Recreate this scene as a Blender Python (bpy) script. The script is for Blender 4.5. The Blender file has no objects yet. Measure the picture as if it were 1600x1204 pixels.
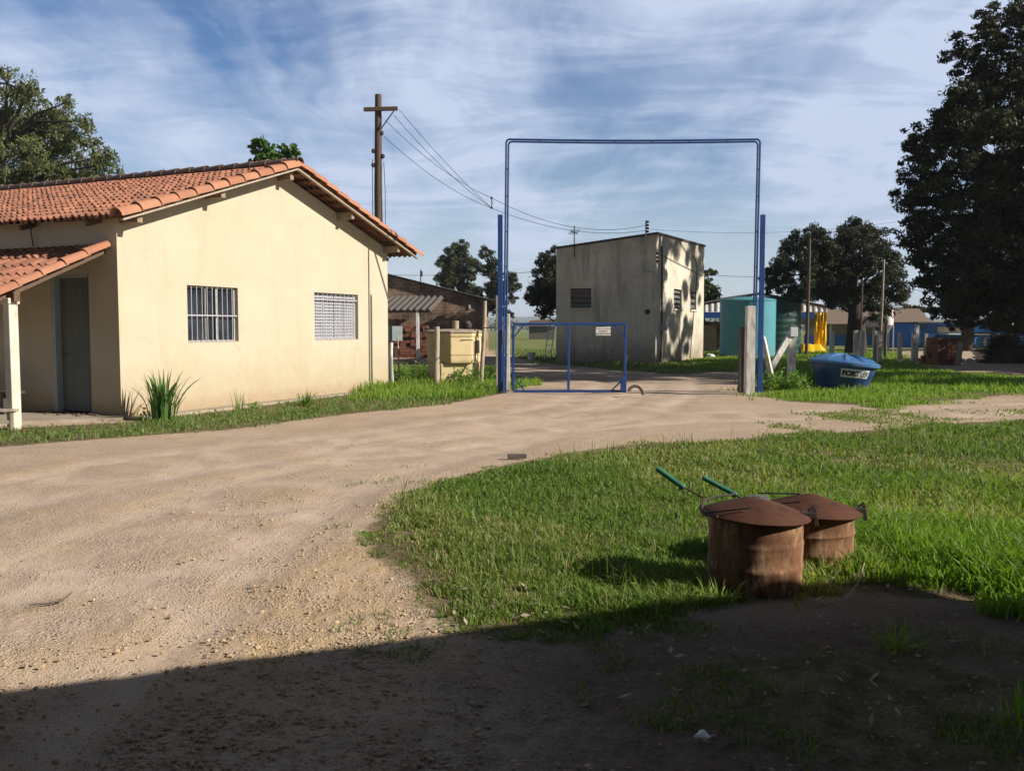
import bpy, math, random
import numpy as np
from mathutils import Vector, Matrix

random.seed(7)
RNG = np.random.default_rng(11)
SC = bpy.context.scene
COL = SC.collection
PI = math.pi

# ------------------------------------------------------------------ camera
PITCH = math.atan(89 / 1400.0)
EYE = 1.5
cd = bpy.data.cameras.new("camera")
cam = bpy.data.objects.new("camera", cd)
COL.objects.link(cam)
cam.location = (0, 0, EYE)
cam.rotation_euler = (PI / 2 - PITCH, 0, 0)
cd.sensor_width = 36.0
cd.lens = 36.0 * 1400 / 1600
cd.clip_start = 0.05
cd.clip_end = 20000
SC.camera = cam

# ------------------------------------------------------------------ light
SUN_EL = math.radians(29)
SUN_DIR = Vector((0.96, -0.28, 0)).normalized() * math.cos(SUN_EL) + Vector((0, 0, math.sin(SUN_EL)))
sl = bpy.data.lights.new("sun", 'SUN')
sl.energy = 5.0
sl.angle = math.radians(0.5)
sl.color = (1.0, 0.92, 0.80)
sun = bpy.data.objects.new("sun", sl)
COL.objects.link(sun)
sun.location = (20, -10, 30)
sun.rotation_euler = SUN_DIR.to_track_quat('Z', 'Y').to_euler()

SC.view_settings.view_transform = 'Standard'
SC.view_settings.look = 'None'
SC.view_settings.gamma = 1.0
SC.view_settings.use_curve_mapping = False
SC.view_settings.exposure = 0.60
SC.render.engine = 'CYCLES'
SC.cycles.max_bounces = 6
SC.cycles.transparent_max_bounces = 8
SC.cycles.use_denoising = True


class NT:
    """small node helper"""
    def __init__(self, nt):
        self.nt = nt
        nt.nodes.clear()

    def n(self, typ, **kw):
        nd = self.nt.nodes.new(typ)
        for k, v in kw.items():
            if k.startswith('i_'):
                nd.inputs[k[2:].replace('_', ' ')].default_value = v
            else:
                setattr(nd, k, v)
        return nd

    def l(self, a, b):
        self.nt.links.new(a, b)

    def math(self, op, a, b=None, clamp=False):
        m = self.n('ShaderNodeMath', operation=op, use_clamp=clamp)
        for i, v in enumerate((a, b)):
            if v is None:
                continue
            if isinstance(v, (int, float)):
                m.inputs[i].default_value = v
            else:
                self.l(v, m.inputs[i])
        return m.outputs[0]

    def mix(self, fac, a, b, mode='MIX'):
        m = self.n('ShaderNodeMix', data_type='RGBA', blend_type=mode)
        for s, v in ((0, fac), (6, a), (7, b)):
            if isinstance(v, (int, float)):
                m.inputs[s].default_value = v
            elif isinstance(v, (tuple, list)):
                m.inputs[s].default_value = (*v[:3], 1)
            else:
                self.l(v, m.inputs[s])
        return m.outputs[2]

    def ramp(self, fac, lo, hi):
        m = self.n('ShaderNodeMapRange', clamp=True)
        m.inputs[1].default_value = lo
        m.inputs[2].default_value = hi
        self.l(fac, m.inputs[0])
        return m.outputs[0]

    def noise(self, vec, scale, detail=4, rough=0.55, dist=0.0):
        m = self.n('ShaderNodeTexNoise')
        m.inputs['Scale'].default_value = scale
        m.inputs['Detail'].default_value = detail
        m.inputs['Roughness'].default_value = rough
        m.inputs['Distortion'].default_value = dist
        if vec is not None:
            self.l(vec, m.inputs['Vector'])
        return m.outputs[0]

    def mapping(self, vec, scale=(1, 1, 1), rot=(0, 0, 0), loc=(0, 0, 0)):
        m = self.n('ShaderNodeMapping')
        m.inputs['Scale'].default_value = scale
        m.inputs['Rotation'].default_value = rot
        m.inputs['Location'].default_value = loc
        self.l(vec, m.inputs['Vector'])
        return m.outputs[0]


# ------------------------------------------------------------------ world
W = bpy.data.worlds.new("World")
SC.world = W
W.use_nodes = True
w = NT(W.node_tree)
sky = w.n('ShaderNodeTexSky')
sky.sky_type = 'NISHITA'
sky.sun_disc = False
sky.sun_elevation = SUN_EL
sky.sun_rotation = math.atan2(0.96, -0.28)
sky.air_density = 1.0
sky.dust_density = 0.3
sky.ozone_density = 1.5
tc = w.n('ShaderNodeTexCoord')
sep = w.n('ShaderNodeSeparateXYZ')
w.l(tc.outputs['Generated'], sep.inputs[0])
zz = w.math('ADD', w.math('MAXIMUM', sep.outputs[2], 0.0), 0.16)
cmb = w.n('ShaderNodeCombineXYZ')
w.l(w.math('DIVIDE', sep.outputs[0], zz), cmb.inputs[0])
w.l(w.math('DIVIDE', sep.outputs[1], zz), cmb.inputs[1])
pl = cmb.outputs[0]
wn = w.n('ShaderNodeTexNoise')
wn.inputs['Scale'].default_value = 0.8
wn.inputs['Detail'].default_value = 3
w.l(pl, wn.inputs['Vector'])
vs = w.n('ShaderNodeVectorMath', operation='SCALE')
w.l(wn.outputs['Color'], vs.inputs[0])
vs.inputs['Scale'].default_value = 0.8
va = w.n('ShaderNodeVectorMath', operation='ADD')
w.l(pl, va.inputs[0])
w.l(vs.outputs[0], va.inputs[1])
wp = va.outputs[0]
veil = w.ramp(w.noise(w.mapping(wp, (1.25, 0.75, 1), (0, 0, 0.3), (1.1, 2.3, 0)), 1.0, 6, 0.57), 0.35, 0.60)
str1 = w.ramp(w.noise(w.mapping(wp, (2.1, 0.42, 1), (0, 0, 0.72)), 1.15, 10, 0.60), 0.42, 0.66)
patch = w.ramp(w.noise(w.mapping(pl, loc=(2.1, 5.4, 0)), 1.5, 3, 0.5), 0.36, 0.58)
str1 = w.math('MULTIPLY', str1, w.math('ADD', w.math('MULTIPLY', patch, 0.65), 0.35))
str2 = w.ramp(w.noise(w.mapping(wp, (1.0, 4.2, 1), (0, 0, 0.15), (3, 1, 0)), 1.7, 10, 0.64), 0.43, 0.64)
cl = w.math('ADD', w.math('MULTIPLY', veil, 0.62), w.math('MULTIPLY', str1, 0.56))
cl = w.math('ADD', cl, w.math('MULTIPLY', w.math('MULTIPLY', str2, 0.34), w.math('ADD', veil, 0.25)), True)
low = w.ramp(sep.outputs[2], 0.24, 0.0)
cl = w.math('MAXIMUM', cl, w.math('MULTIPLY', low, 0.74))
cl = w.math('MAXIMUM', w.math('MINIMUM', cl, 0.96), 0.07)
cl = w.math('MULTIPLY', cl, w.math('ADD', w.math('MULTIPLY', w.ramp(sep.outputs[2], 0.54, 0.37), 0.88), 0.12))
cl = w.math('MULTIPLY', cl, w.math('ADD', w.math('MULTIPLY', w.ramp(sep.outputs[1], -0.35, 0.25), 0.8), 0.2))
hsv = w.n('ShaderNodeHueSaturation')
hsv.inputs['Saturation'].default_value = 1.42
hsv.inputs['Hue'].default_value = 0.512
w.l(sky.outputs[0], hsv.inputs['Color'])
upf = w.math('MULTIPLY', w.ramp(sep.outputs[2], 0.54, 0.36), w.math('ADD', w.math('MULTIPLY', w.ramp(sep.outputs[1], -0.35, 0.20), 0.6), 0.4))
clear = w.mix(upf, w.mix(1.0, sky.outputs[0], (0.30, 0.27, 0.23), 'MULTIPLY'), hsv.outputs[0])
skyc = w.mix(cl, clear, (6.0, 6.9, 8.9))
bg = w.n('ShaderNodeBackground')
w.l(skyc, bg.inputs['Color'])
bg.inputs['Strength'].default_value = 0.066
wo = w.n('ShaderNodeOutputWorld')
w.l(bg.outputs[0], wo.inputs['Surface'])


# ------------------------------------------------------------------ pixel to world helpers
CP, SP = math.cos(PITCH), math.sin(PITCH)


def ray(px, py):
    u, v = px - 800.0, 602.0 - py
    return Vector((u, 1400 * CP + v * SP, -1400 * SP + v * CP))


def gp(px, py, z=0.0):
    r = ray(px, py)
    t = (z - EYE) / r.z
    return Vector((r.x * t, r.y * t, z))


def at(px, py, Y):
    r = ray(px, py)
    t = Y / r.y
    return Vector((r.x * t, Y, EYE + r.z * t))


def on_plane(px, py, P0, N):
    r = ray(px, py)
    o = Vector((0, 0, EYE))
    t = (P0 - o).dot(N) / r.dot(N)
    return o + r * t


def vnoise(x, y, seed=0):
    x = np.asarray(x, float)
    y = np.asarray(y, float)
    xi, yi = np.floor(x).astype(np.int64), np.floor(y).astype(np.int64)
    fx, fy = x - xi, y - yi
    fx = fx * fx * (3 - 2 * fx)
    fy = fy * fy * (3 - 2 * fy)

    def h(a, b):
        n = (a * 374761393 + b * 668265263 + seed * 1442695041) & 0xffffffff
        n = ((n ^ (n >> 13)) * 1274126177) & 0xffffffff
        return ((n ^ (n >> 16)) & 0xffff) / 65535.0
    return (h(xi, yi) * (1 - fx) + h(xi + 1, yi) * fx) * (1 - fy) + (h(xi, yi + 1) * (1 - fx) + h(xi + 1, yi + 1) * fx) * fy


def fbm(x, y, seed=0, o=4):
    s, a, t = 0, 0.5, 0
    for k in range(o):
        s = s + a * vnoise(x * 2 ** k, y * 2 ** k, seed + k)
        t += a
        a *= 0.5
    return s / t


# ------------------------------------------------------------------ tagging and mesh helpers
def tag(o, label=None, cat=None, group=None, kind=None):
    if label: o['label'] = label
    if cat: o['category'] = cat
    if group: o['group'] = group
    if kind: o['kind'] = kind
    return o


def empty(name, loc, rz=0.0, label=None, cat=None, group=None):
    o = bpy.data.objects.new(name, None)
    o.empty_display_size = 0.2
    COL.objects.link(o)
    o.location = loc
    o.rotation_euler = (0, 0, rz)
    return tag(o, label, cat, group)


def np_mesh(name, V, quads=None, tris=None, mat=None, parent=None, rnd=None, smooth=False):
    V = np.asarray(V, np.float32)
    parts, tot = [], []
    if quads is not None and len(quads):
        parts.append(np.asarray(quads, np.int32).reshape(-1)); tot.append(np.full(len(quads), 4, np.int32))
    if tris is not None and len(tris):
        parts.append(np.asarray(tris, np.int32).reshape(-1)); tot.append(np.full(len(tris), 3, np.int32))
    loops = np.concatenate(parts); tot = np.concatenate(tot)
    me = bpy.data.meshes.new(name)
    me.vertices.add(len(V)); me.vertices.foreach_set('co', V.reshape(-1))
    me.loops.add(len(loops)); me.loops.foreach_set('vertex_index', loops)
    me.polygons.add(len(tot))
    st = np.zeros(len(tot), np.int32); st[1:] = np.cumsum(tot)[:-1]
    me.polygons.foreach_set('loop_start', st)
    me.polygons.foreach_set('loop_total', tot)
    me.update(calc_edges=True)
    me.polygons.foreach_set('use_smooth', np.full(len(tot), smooth, bool))
    if rnd is not None:
        a = me.attributes.new('rnd', 'FLOAT', 'FACE')
        a.data.foreach_set('value', np.asarray(rnd, np.float32))
    if mat: me.materials.append(mat)
    o = bpy.data.objects.new(name, me)
    COL.objects.link(o)
    if parent: o.parent = parent
    return o


class MB:
    def __init__(self):
        self.v, self.f, self.r = [], [], []

    def add(self, vs, fs, rnd=None):
        b = len(self.v)
        self.v += [tuple(p) for p in vs]
        self.f += [tuple(b + i for i in f) for f in fs]
        rr = random.random() if rnd is None else rnd
        self.r += [rr] * len(fs)

    def box(self, c, s, rot=None, rnd=None):
        hx, hy, hz = s[0] / 2, s[1] / 2, s[2] / 2
        vs = [Vector((x, y, z)) for z in (-hz, hz) for y in (-hy, hy) for x in (-hx, hx)]
        if rot is not None: vs = [rot @ p for p in vs]
        c = Vector(c)
        self.add([p + c for p in vs], [(0, 2, 3, 1), (4, 5, 7, 6), (0, 1, 5, 4), (2, 6, 7, 3), (0, 4, 6, 2), (1, 3, 7, 5)], rnd)
        return self

    def hexa(self, bottom, top, rnd=None):
        n = len(bottom)
        self.add(list(bottom) + list(top), [tuple(range(n))[::-1], tuple(range(n, 2 * n))] +
                 [(i, (i + 1) % n, n + (i + 1) % n, n + i) for i in range(n)], rnd)
        return self

    def beam(self, p0, p1, wd, ht, up=(0, 0, 1), rnd=None):
        p0, p1 = Vector(p0), Vector(p1)
        d = (p1 - p0); L = d.length; d.normalize()
        up = Vector(up)
        s = d.cross(up)
        if s.length < 1e-4: s = d.cross(Vector((1, 0, 0)))
        s.normalize(); u = s.cross(d)
        R = Matrix((s, d, u)).transposed()
        return self.box((p0 + p1) / 2, (wd, L, ht), R, rnd)

    def tube(self, pts, rad, n=8, cap=True, rnd=None):
        pts = [Vector(p) for p in pts]
        m = len(pts)
        rads = rad if isinstance(rad, (list, tuple)) else [rad] * m
        rings = []
        ref = Vector((0, 0, 1))
        for i in range(m):
            t = (pts[min(i + 1, m - 1)] - pts[max(i - 1, 0)])
            t.normalize()
            if abs(t.dot(ref)) > 0.95: ref = Vector((1, 0.1, 0)).normalized()
            a = t.cross(ref); a.normalize()
            b = t.cross(a)
            ref = -b if abs((-b).dot(t)) < 0.9 else ref
            rings.append([pts[i] + (a * math.cos(2 * PI * k / n) + b * math.sin(2 * PI * k / n)) * rads[i] for k in range(n)])
        vs = [p for r in rings for p in r]
        fs = [(i * n + k, i * n + (k + 1) % n, (i + 1) * n + (k + 1) % n, (i + 1) * n + k) for i in range(m - 1) for k in range(n)]
        if cap:
            fs += [tuple(range(n))[::-1], tuple((m - 1) * n + k for k in range(n))]
        self.add(vs, fs, rnd)
        return self

    def lathe(self, prof, c=(0, 0, 0), n=32, cap=True, rot=None, rnd=None):
        c = Vector(c)
        vs = []
        for r, z in prof:
            for k in range(n):
                p = Vector((r * math.cos(2 * PI * k / n), r * math.sin(2 * PI * k / n), z))
                vs.append((rot @ p if rot is not None else p) + c)
        m = len(prof)
        fs = [(i * n + k, i * n + (k + 1) % n, (i + 1) * n + (k + 1) % n, (i + 1) * n + k) for i in range(m - 1) for k in range(n)]
        if cap:
            fs += [tuple(range(n))[::-1], tuple((m - 1) * n + k for k in range(n))]
        self.add(vs, fs, rnd)
        return self

    def build(self, name, mat, parent=None, smooth=False, bevel=0.0, label=None):
        me = bpy.data.meshes.new(name)
        me.from_pydata(self.v, [], self.f)
        a = me.attributes.new('rnd', 'FLOAT', 'FACE')
        a.data.foreach_set('value', np.array(self.r, np.float32))
        if mat: me.materials.append(mat)
        o = bpy.data.objects.new(name, me)
        COL.objects.link(o)
        if smooth:
            me.polygons.foreach_set('use_smooth', np.ones(len(me.polygons), bool))
            me.set_sharp_from_angle(angle=math.radians(38))
        if bevel:
            b = o.modifiers.new('bevel', 'BEVEL'); b.width = bevel; b.segments = 2; b.limit_method = 'ANGLE'
        if parent: o.parent = parent
        if label: o['label'] = label
        return o


def copy_tree(o, parent=None):
    c = o.copy(); COL.objects.link(c)
    if parent is not None: c.parent = parent
    for ch in list(o.children): copy_tree(ch, c)
    return c


def text_mesh(s, size, mat, parent, name='lettering', bold=0.0, align='CENTER'):
    cu = bpy.data.curves.new(name, 'FONT')
    cu.body = s; cu.size = size; cu.align_x = align; cu.align_y = 'CENTER'; cu.offset = bold; cu.extrude = 0.0
    t = bpy.data.objects.new(name + '_curve', cu)
    COL.objects.link(t)
    dg = bpy.context.evaluated_depsgraph_get()
    dg.update()
    me = bpy.data.meshes.new_from_object(t.evaluated_get(dg))
    bpy.data.objects.remove(t, do_unlink=True)
    me.materials.clear()
    me.materials.append(mat)
    o = bpy.data.objects.new(name, me)
    COL.objects.link(o)
    if parent: o.parent = parent
    return o


# ------------------------------------------------------------------ materials
def mat(name):
    m = bpy.data.materials.new(name)
    m.use_nodes = True
    return m, NT(m.node_tree)


def finish(t, color, rough=0.8, bump=None, bstr=0.3, bdist=0.02, metallic=0.0, spec=0.5):
    p = t.n('ShaderNodeBsdfPrincipled')
    for s, v in (('Base Color', color), ('Roughness', rough), ('Metallic', metallic)):
        if isinstance(v, (int, float)): p.inputs[s].default_value = v
        elif isinstance(v, tuple): p.inputs[s].default_value = (*v[:3], 1)
        else: t.l(v, p.inputs[s])
    p.inputs['Specular IOR Level'].default_value = spec
    if bump is not None:
        b = t.n('ShaderNodeBump')
        b.inputs['Strength'].default_value = bstr
        b.inputs['Distance'].default_value = bdist
        t.l(bump, b.inputs['Height'])
        t.l(b.outputs[0], p.inputs['Normal'])
    o = t.n('ShaderNodeOutputMaterial')
    t.l(p.outputs[0], o.inputs[0])
    return p


def plain(name, c1, c2, scale=6, rough=0.6, bstr=0.15, metallic=0.0, spec=0.4, stretch=(1, 1, 1), lo=0.35, hi=0.65, dirt=None, dirtscale=1.5, dlo=0.52, dhi=0.7):
    m, t = mat(name)
    co = t.n('ShaderNodeTexCoord').outputs['Object']
    mp = t.mapping(co, stretch)
    n = t.noise(mp, scale, 6, 0.6)
    c = t.mix(t.ramp(n, lo, hi), c1, c2)
    if dirt:
        c = t.mix(t.ramp(t.noise(mp, dirtscale, 7, 0.65), dlo, dhi), c, dirt)
    finish(t, c, rough, n, bstr, 0.01, metallic, spec)
    return m


def plaster(name, base, dark, stain, seed=0.0, streak=0.5, foot=0.6, footcol=(0.2, 0.15, 0.09), bscale=25, footh=(0.35, -0.55), topz=None):
    m, t = mat(name)
    co = t.n('ShaderNodeTexCoord').outputs['Object']
    co = t.mapping(co, loc=(seed, seed * 2, seed * 3))
    big = t.noise(co, 0.7, 6, 0.6)
    c = t.mix(t.ramp(big, 0.35, 0.68), base, dark)
    sv = t.noise(t.mapping(co, (2.2, 2.2, 0.22)), 1.6, 6, 0.62)
    c = t.mix(t.math('MULTIPLY', t.ramp(sv, 0.52, 0.75), streak), c, stain)
    fine = t.noise(co, bscale, 5, 0.7)
    c = t.mix(t.math('MULTIPLY', t.ramp(fine, 0.55, 0.8), 0.18), c, stain)
    sz = t.n('ShaderNodeSeparateXYZ')
    t.l(t.n('ShaderNodeTexCoord').outputs['Object'], sz.inputs[0])
    ft = t.math('MULTIPLY', t.ramp(t.math('ADD', sz.outputs[2], t.math('MULTIPLY', t.noise(co, 3, 5, 0.7), -0.9)), footh[0], footh[1]), foot)
    c = t.mix(ft, c, footcol)
    sp_ = t.math('MULTIPLY', t.ramp(t.math('ADD', sz.outputs[2], t.math('MULTIPLY', t.noise(co, 7, 8, 0.75), -0.55)), 0.02, -0.28), 0.7)
    c = t.mix(sp_, c, (0.30, 0.21, 0.135))
    dr_ = t.math('MULTIPLY', t.ramp(t.noise(t.mapping(co, (7, 7, 0.35)), 1.0, 5, 0.6), 0.60, 0.74), t.ramp(t.noise(co, 0.5, 3), 0.45, 0.6))
    c = t.mix(t.math('MULTIPLY', dr_, 0.28), c, stain)
    pt_ = t.noise(t.mapping(co, (1.0, 1.0, 1.7)), 1.9, 8, 0.72, 0.6)
    c = t.mix(t.math('MULTIPLY', t.ramp(pt_, 0.55, 0.70), 0.35), c, stain)
    if topz:
        tz = t.math('MULTIPLY', t.ramp(t.math('ADD', sz.outputs[2], t.math('MULTIPLY', sv, 1.6)), topz, topz + 1.3), 0.75)
        c = t.mix(tz, c, stain)
        pk = t.math('MULTIPLY', t.ramp(t.noise(co, 0.9, 7, 0.7), 0.5, 0.66), 0.5)
        c = t.mix(pk, c, (base[0] * 1.2, base[1] * 1.17, base[2] * 1.05))
    bm = t.math('ADD', t.math('MULTIPLY', fine, 0.5), t.noise(co, 4, 3, 0.5))
    finish(t, c, 0.9, bm, 0.25, 0.012, spec=0.2)
    return m


M = {}
M['yellow_wall'] = plaster('yellow_wall', (0.49, 0.447, 0.345), (0.46, 0.40, 0.29), (0.37, 0.30, 0.21), 1.3, 0.30, 0.75, (0.36, 0.28, 0.175), 25, (0.62, -0.40))
M['old_wall'] = plaster('old_wall', (0.60, 0.55, 0.45), (0.46, 0.42, 0.34), (0.18, 0.16, 0.135), 4.1, 0.75, 0.8, (0.11, 0.095, 0.06), 14, (0.9, -0.5), 5.2)
M['blue_paint'] = plain('blue_paint', (0.010, 0.045, 0.185), (0.015, 0.06, 0.225), 9, 0.45, 0.08, dirt=(0.06, 0.06, 0.08), dirtscale=5, dlo=0.6, dhi=0.75)
M['white_post'] = plain('white_post', (0.72, 0.70, 0.66), (0.50, 0.47, 0.43), 4, 0.85, 0.3, stretch=(3, 3, 0.7), dirt=(0.25, 0.22, 0.18), dirtscale=3)
M['grey_concrete'] = plain('grey_concrete', (0.40, 0.37, 0.34), (0.26, 0.24, 0.22), 5, 0.9, 0.3, stretch=(2, 2, 0.6), dirt=(0.13, 0.11, 0.09))
M['old_wood'] = plain('old_wood', (0.13, 0.115, 0.105), (0.07, 0.06, 0.055), 9, 0.9, 0.6, stretch=(6, 6, 0.5))
M['grey_wood'] = plain('grey_wood', (0.46, 0.39, 0.31), (0.26, 0.21, 0.16), 8, 0.9, 0.5, stretch=(6, 6, 0.6))
M['pole_wood'] = plain('pole_wood', (0.12, 0.085, 0.065), (0.06, 0.042, 0.034), 7, 0.9, 0.6, stretch=(8, 8, 0.5))
M['dark_metal'] = plain('dark_metal', (0.035, 0.032, 0.03), (0.06, 0.045, 0.035), 8, 0.6, 0.15)
M['wire'] = plain('wire', (0.05, 0.05, 0.055), (0.03, 0.03, 0.035), 8, 0.6, 0)
M['grey_metal'] = plain('grey_metal', (0.42, 0.43, 0.45), (0.33, 0.33, 0.35), 10, 0.45, 0.05, spec=0.5)
M['plate_metal'] = plain('plate_metal', (0.12, 0.11, 0.11), (0.07, 0.06, 0.06), 12, 0.6, 0.1)
M['steel_bar'] = plain('steel_bar', (0.40, 0.40, 0.43), (0.30, 0.29, 0.30), 12, 0.5, 0.05)
M['shutter'] = plain('shutter', (0.40, 0.40, 0.45), (0.33, 0.33, 0.37), 5, 0.45, 0.05)
M['timber'] = plain('timber', (0.33, 0.25, 0.17), (0.22, 0.16, 0.11), 10, 0.9, 0.4, stretch=(0.5, 6, 6))
M['dark_timber'] = plain('dark_timber', (0.14, 0.09, 0.06), (0.08, 0.05, 0.035), 10, 0.9, 0.4, stretch=(0.5, 6, 6))
M['white_paint'] = plain('white_paint', (0.75, 0.75, 0.74), (0.62, 0.61, 0.60), 5, 0.6, 0.1, dirt=(0.4, 0.37, 0.33), dirtscale=2)
M['cream_paint'] = plain('cream_paint', (0.60, 0.56, 0.47), (0.48, 0.44, 0.36), 4, 0.8, 0.2, dirt=(0.24, 0.21, 0.16), dirtscale=3, dlo=0.55, dhi=0.75)
M['white_plastic'] = plain('white_plastic', (0.72, 0.72, 0.70), (0.6, 0.6, 0.58), 8, 0.5, 0.03)
M['blue_plastic'] = plain('blue_plastic', (0.012, 0.048, 0.165), (0.016, 0.06, 0.195), 2.5, 0.42, 0.06, spec=0.45, dirt=(0.09, 0.13, 0.22), dirtscale=2.5, dlo=0.55, dhi=0.8)
M['blue_lid'] = plain('blue_lid', (0.035, 0.12, 0.30), (0.045, 0.15, 0.34), 2.5, 0.45, 0.06, spec=0.45, dirt=(0.13, 0.2, 0.3), dirtscale=4, dlo=0.5, dhi=0.8)
M['yellow_tank'] = plain('yellow_tank', (0.62, 0.51, 0.29), (0.54, 0.43, 0.22), 2.5, 0.7, 0.2, dirt=(0.45, 0.36, 0.19), dirtscale=2.5, dlo=0.55, dhi=0.78)
M['yellow_tarp'] = plain('yellow_tarp', (0.85, 0.58, 0.01), (0.7, 0.42, 0.01), 4, 0.4, 0.2)
M['teal_tank'] = plain('teal_tank', (0.075, 0.30, 0.36), (0.06, 0.25, 0.31), 1.5, 0.5, 0.05, dirt=(0.10, 0.25, 0.27), dirtscale=1.2)
M['green_tank'] = plain('green_tank', (0.010, 0.045, 0.040), (0.014, 0.055, 0.048), 1.5, 0.5, 0.05)
M['green_grip'] = plain('green_grip', (0.015, 0.14, 0.085), (0.02, 0.11, 0.07), 14, 0.5, 0.1, dirt=(0.06, 0.09, 0.06), dirtscale=12)
M['door_grey'] = plain('door_grey', (0.125, 0.138, 0.122), (0.095, 0.105, 0.095), 3, 0.6, 0.1, stretch=(3, 3, 0.4))
M['roof_brown'] = plain('roof_brown', (0.21, 0.15, 0.11), (0.13, 0.095, 0.075), 6, 0.95, 0.4, stretch=(0.5, 2, 2))
M['blue_wall'] = plain('blue_wall', (0.02, 0.14, 0.48), (0.03, 0.18, 0.55), 2, 0.7, 0.1, dirt=(0.05, 0.08, 0.15), dirtscale=1.5)
M['beige_wall'] = plain('beige_wall', (0.42, 0.33, 0.24), (0.34, 0.27, 0.2), 2, 0.9, 0.1)
M['dark_wood_shade'] = plain('dark_planks', (0.045, 0.026, 0.02), (0.026, 0.017, 0.014), 6, 0.9, 0.4, stretch=(0.5, 4, 4))
M['trunk'] = plain('bark', (0.055, 0.044, 0.036), (0.03, 0.024, 0.02), 6, 0.95, 0.8, stretch=(3, 3, 0.6))
M['pale_trunk'] = plain('pale_bark', (0.30, 0.25, 0.2), (0.17, 0.14, 0.11), 6, 0.95, 0.6, stretch=(3, 3, 0.6))
M['ink'] = plain('dark_ink', (0.03, 0.03, 0.05), (0.03, 0.03, 0.05), 5, 0.7, 0)
M['red_ink'] = plain('red_ink', (0.35, 0.10, 0.07), (0.30, 0.09, 0.06), 5, 0.7, 0)
M['fibre_cement'] = plain('fibre_cement', (0.11, 0.10, 0.095), (0.065, 0.058, 0.055), 7, 0.95, 0.3, stretch=(0.7, 3, 1), dirt=(0.08, 0.07, 0.065), dirtscale=3, dlo=0.5, dhi=0.68)
M['slab'] = plain('slab', (0.36, 0.31, 0.24), (0.25, 0.21, 0.16), 3, 0.95, 0.3, dirt=(0.13, 0.12, 0.07), dirtscale=2)
M['shed_underside'] = plain('shed_roof', (0.10, 0.08, 0.065), (0.07, 0.055, 0.045), 3, 0.9, 0.2)
M['pvc'] = plain('pvc_white', (0.66, 0.65, 0.64), (0.55, 0.54, 0.53), 6, 0.5, 0.05)
M['meter_grey'] = plain('meter_grey', (0.32, 0.38, 0.38), (0.27, 0.32, 0.32), 6, 0.5, 0.05)


def terracotta(name, c1, c2, dirtc, dirtamt=0.5):
    m, t = mat(name)
    a = t.n('ShaderNodeAttribute', attribute_name='rnd').outputs['Fac']
    co = t.n('ShaderNodeTexCoord').outputs['Object']
    c = t.mix(a, c1, c2)
    c = t.mix(t.math('MULTIPLY', t.ramp(t.noise(co, 3.5, 7, 0.68), 0.46, 0.72), dirtamt), c, dirtc)
    f = t.noise(co, 35, 4, 0.6)
    c = t.mix(t.math('MULTIPLY', t.ramp(f, 0.55, 0.75), 0.3), c, dirtc)
    finish(t, c, 0.85, f, 0.25, 0.006, spec=0.25)
    return m


M['tile'] = terracotta('roof_tile', (0.37, 0.162, 0.10), (0.22, 0.095, 0.064), (0.12, 0.072, 0.055), 0.9)
M['verge'] = terracotta('verge_tile', (0.42, 0.20, 0.12), (0.33, 0.14, 0.085), (0.21, 0.12, 0.085), 0.6)
M['ridge'] = terracotta('ridge_tile', (0.22, 0.14, 0.11), (0.14, 0.10, 0.085), (0.10, 0.085, 0.08), 0.7)
M['brick'] = terracotta('loose_brick', (0.25, 0.10, 0.065), (0.15, 0.062, 0.042), (0.09, 0.055, 0.04), 0.5)


def rust_mat(name, c1, c2, c3, pale, palelo=0.55):
    m, t = mat(name)
    co = t.n('ShaderNodeTexCoord').outputs['Object']
    n1 = t.noise(t.mapping(co, (1, 1, 0.5)), 5, 8, 0.7)
    c = t.mix(t.ramp(n1, 0.35, 0.62), c1, c2)
    n2 = t.noise(t.mapping(co, (1, 1, 0.3), loc=(5, 3, 1)), 7, 8, 0.72)
    c = t.mix(t.ramp(n2, palelo, palelo + 0.18), c, pale)
    n4 = t.noise(t.mapping(co, (9, 9, 0.8), loc=(2, 7, 3)), 1.6, 6, 0.65)
    c = t.mix(t.math('MULTIPLY', t.ramp(n4, 0.54, 0.66), 0.75), c, c3)
    n3 = t.noise(co, 40, 5, 0.7)
    c = t.mix(t.math('MULTIPLY', t.ramp(n3, 0.52, 0.75), 0.6), c, c3)
    finish(t, c, 0.85, t.math('ADD', n3, n1), 0.35, 0.004, spec=0.25)
    return m


M['rust_lid'] = rust_mat('rusty_lid', (0.062, 0.024, 0.014), (0.095, 0.037, 0.021), (0.035, 0.016, 0.011), (0.12, 0.055, 0.035), 0.62)
M['rust_drum'] = rust_mat('rusty_drum', (0.085, 0.037, 0.020), (0.19, 0.092, 0.046), (0.035, 0.018, 0.012), (0.44, 0.29, 0.165), 0.49)


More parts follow.
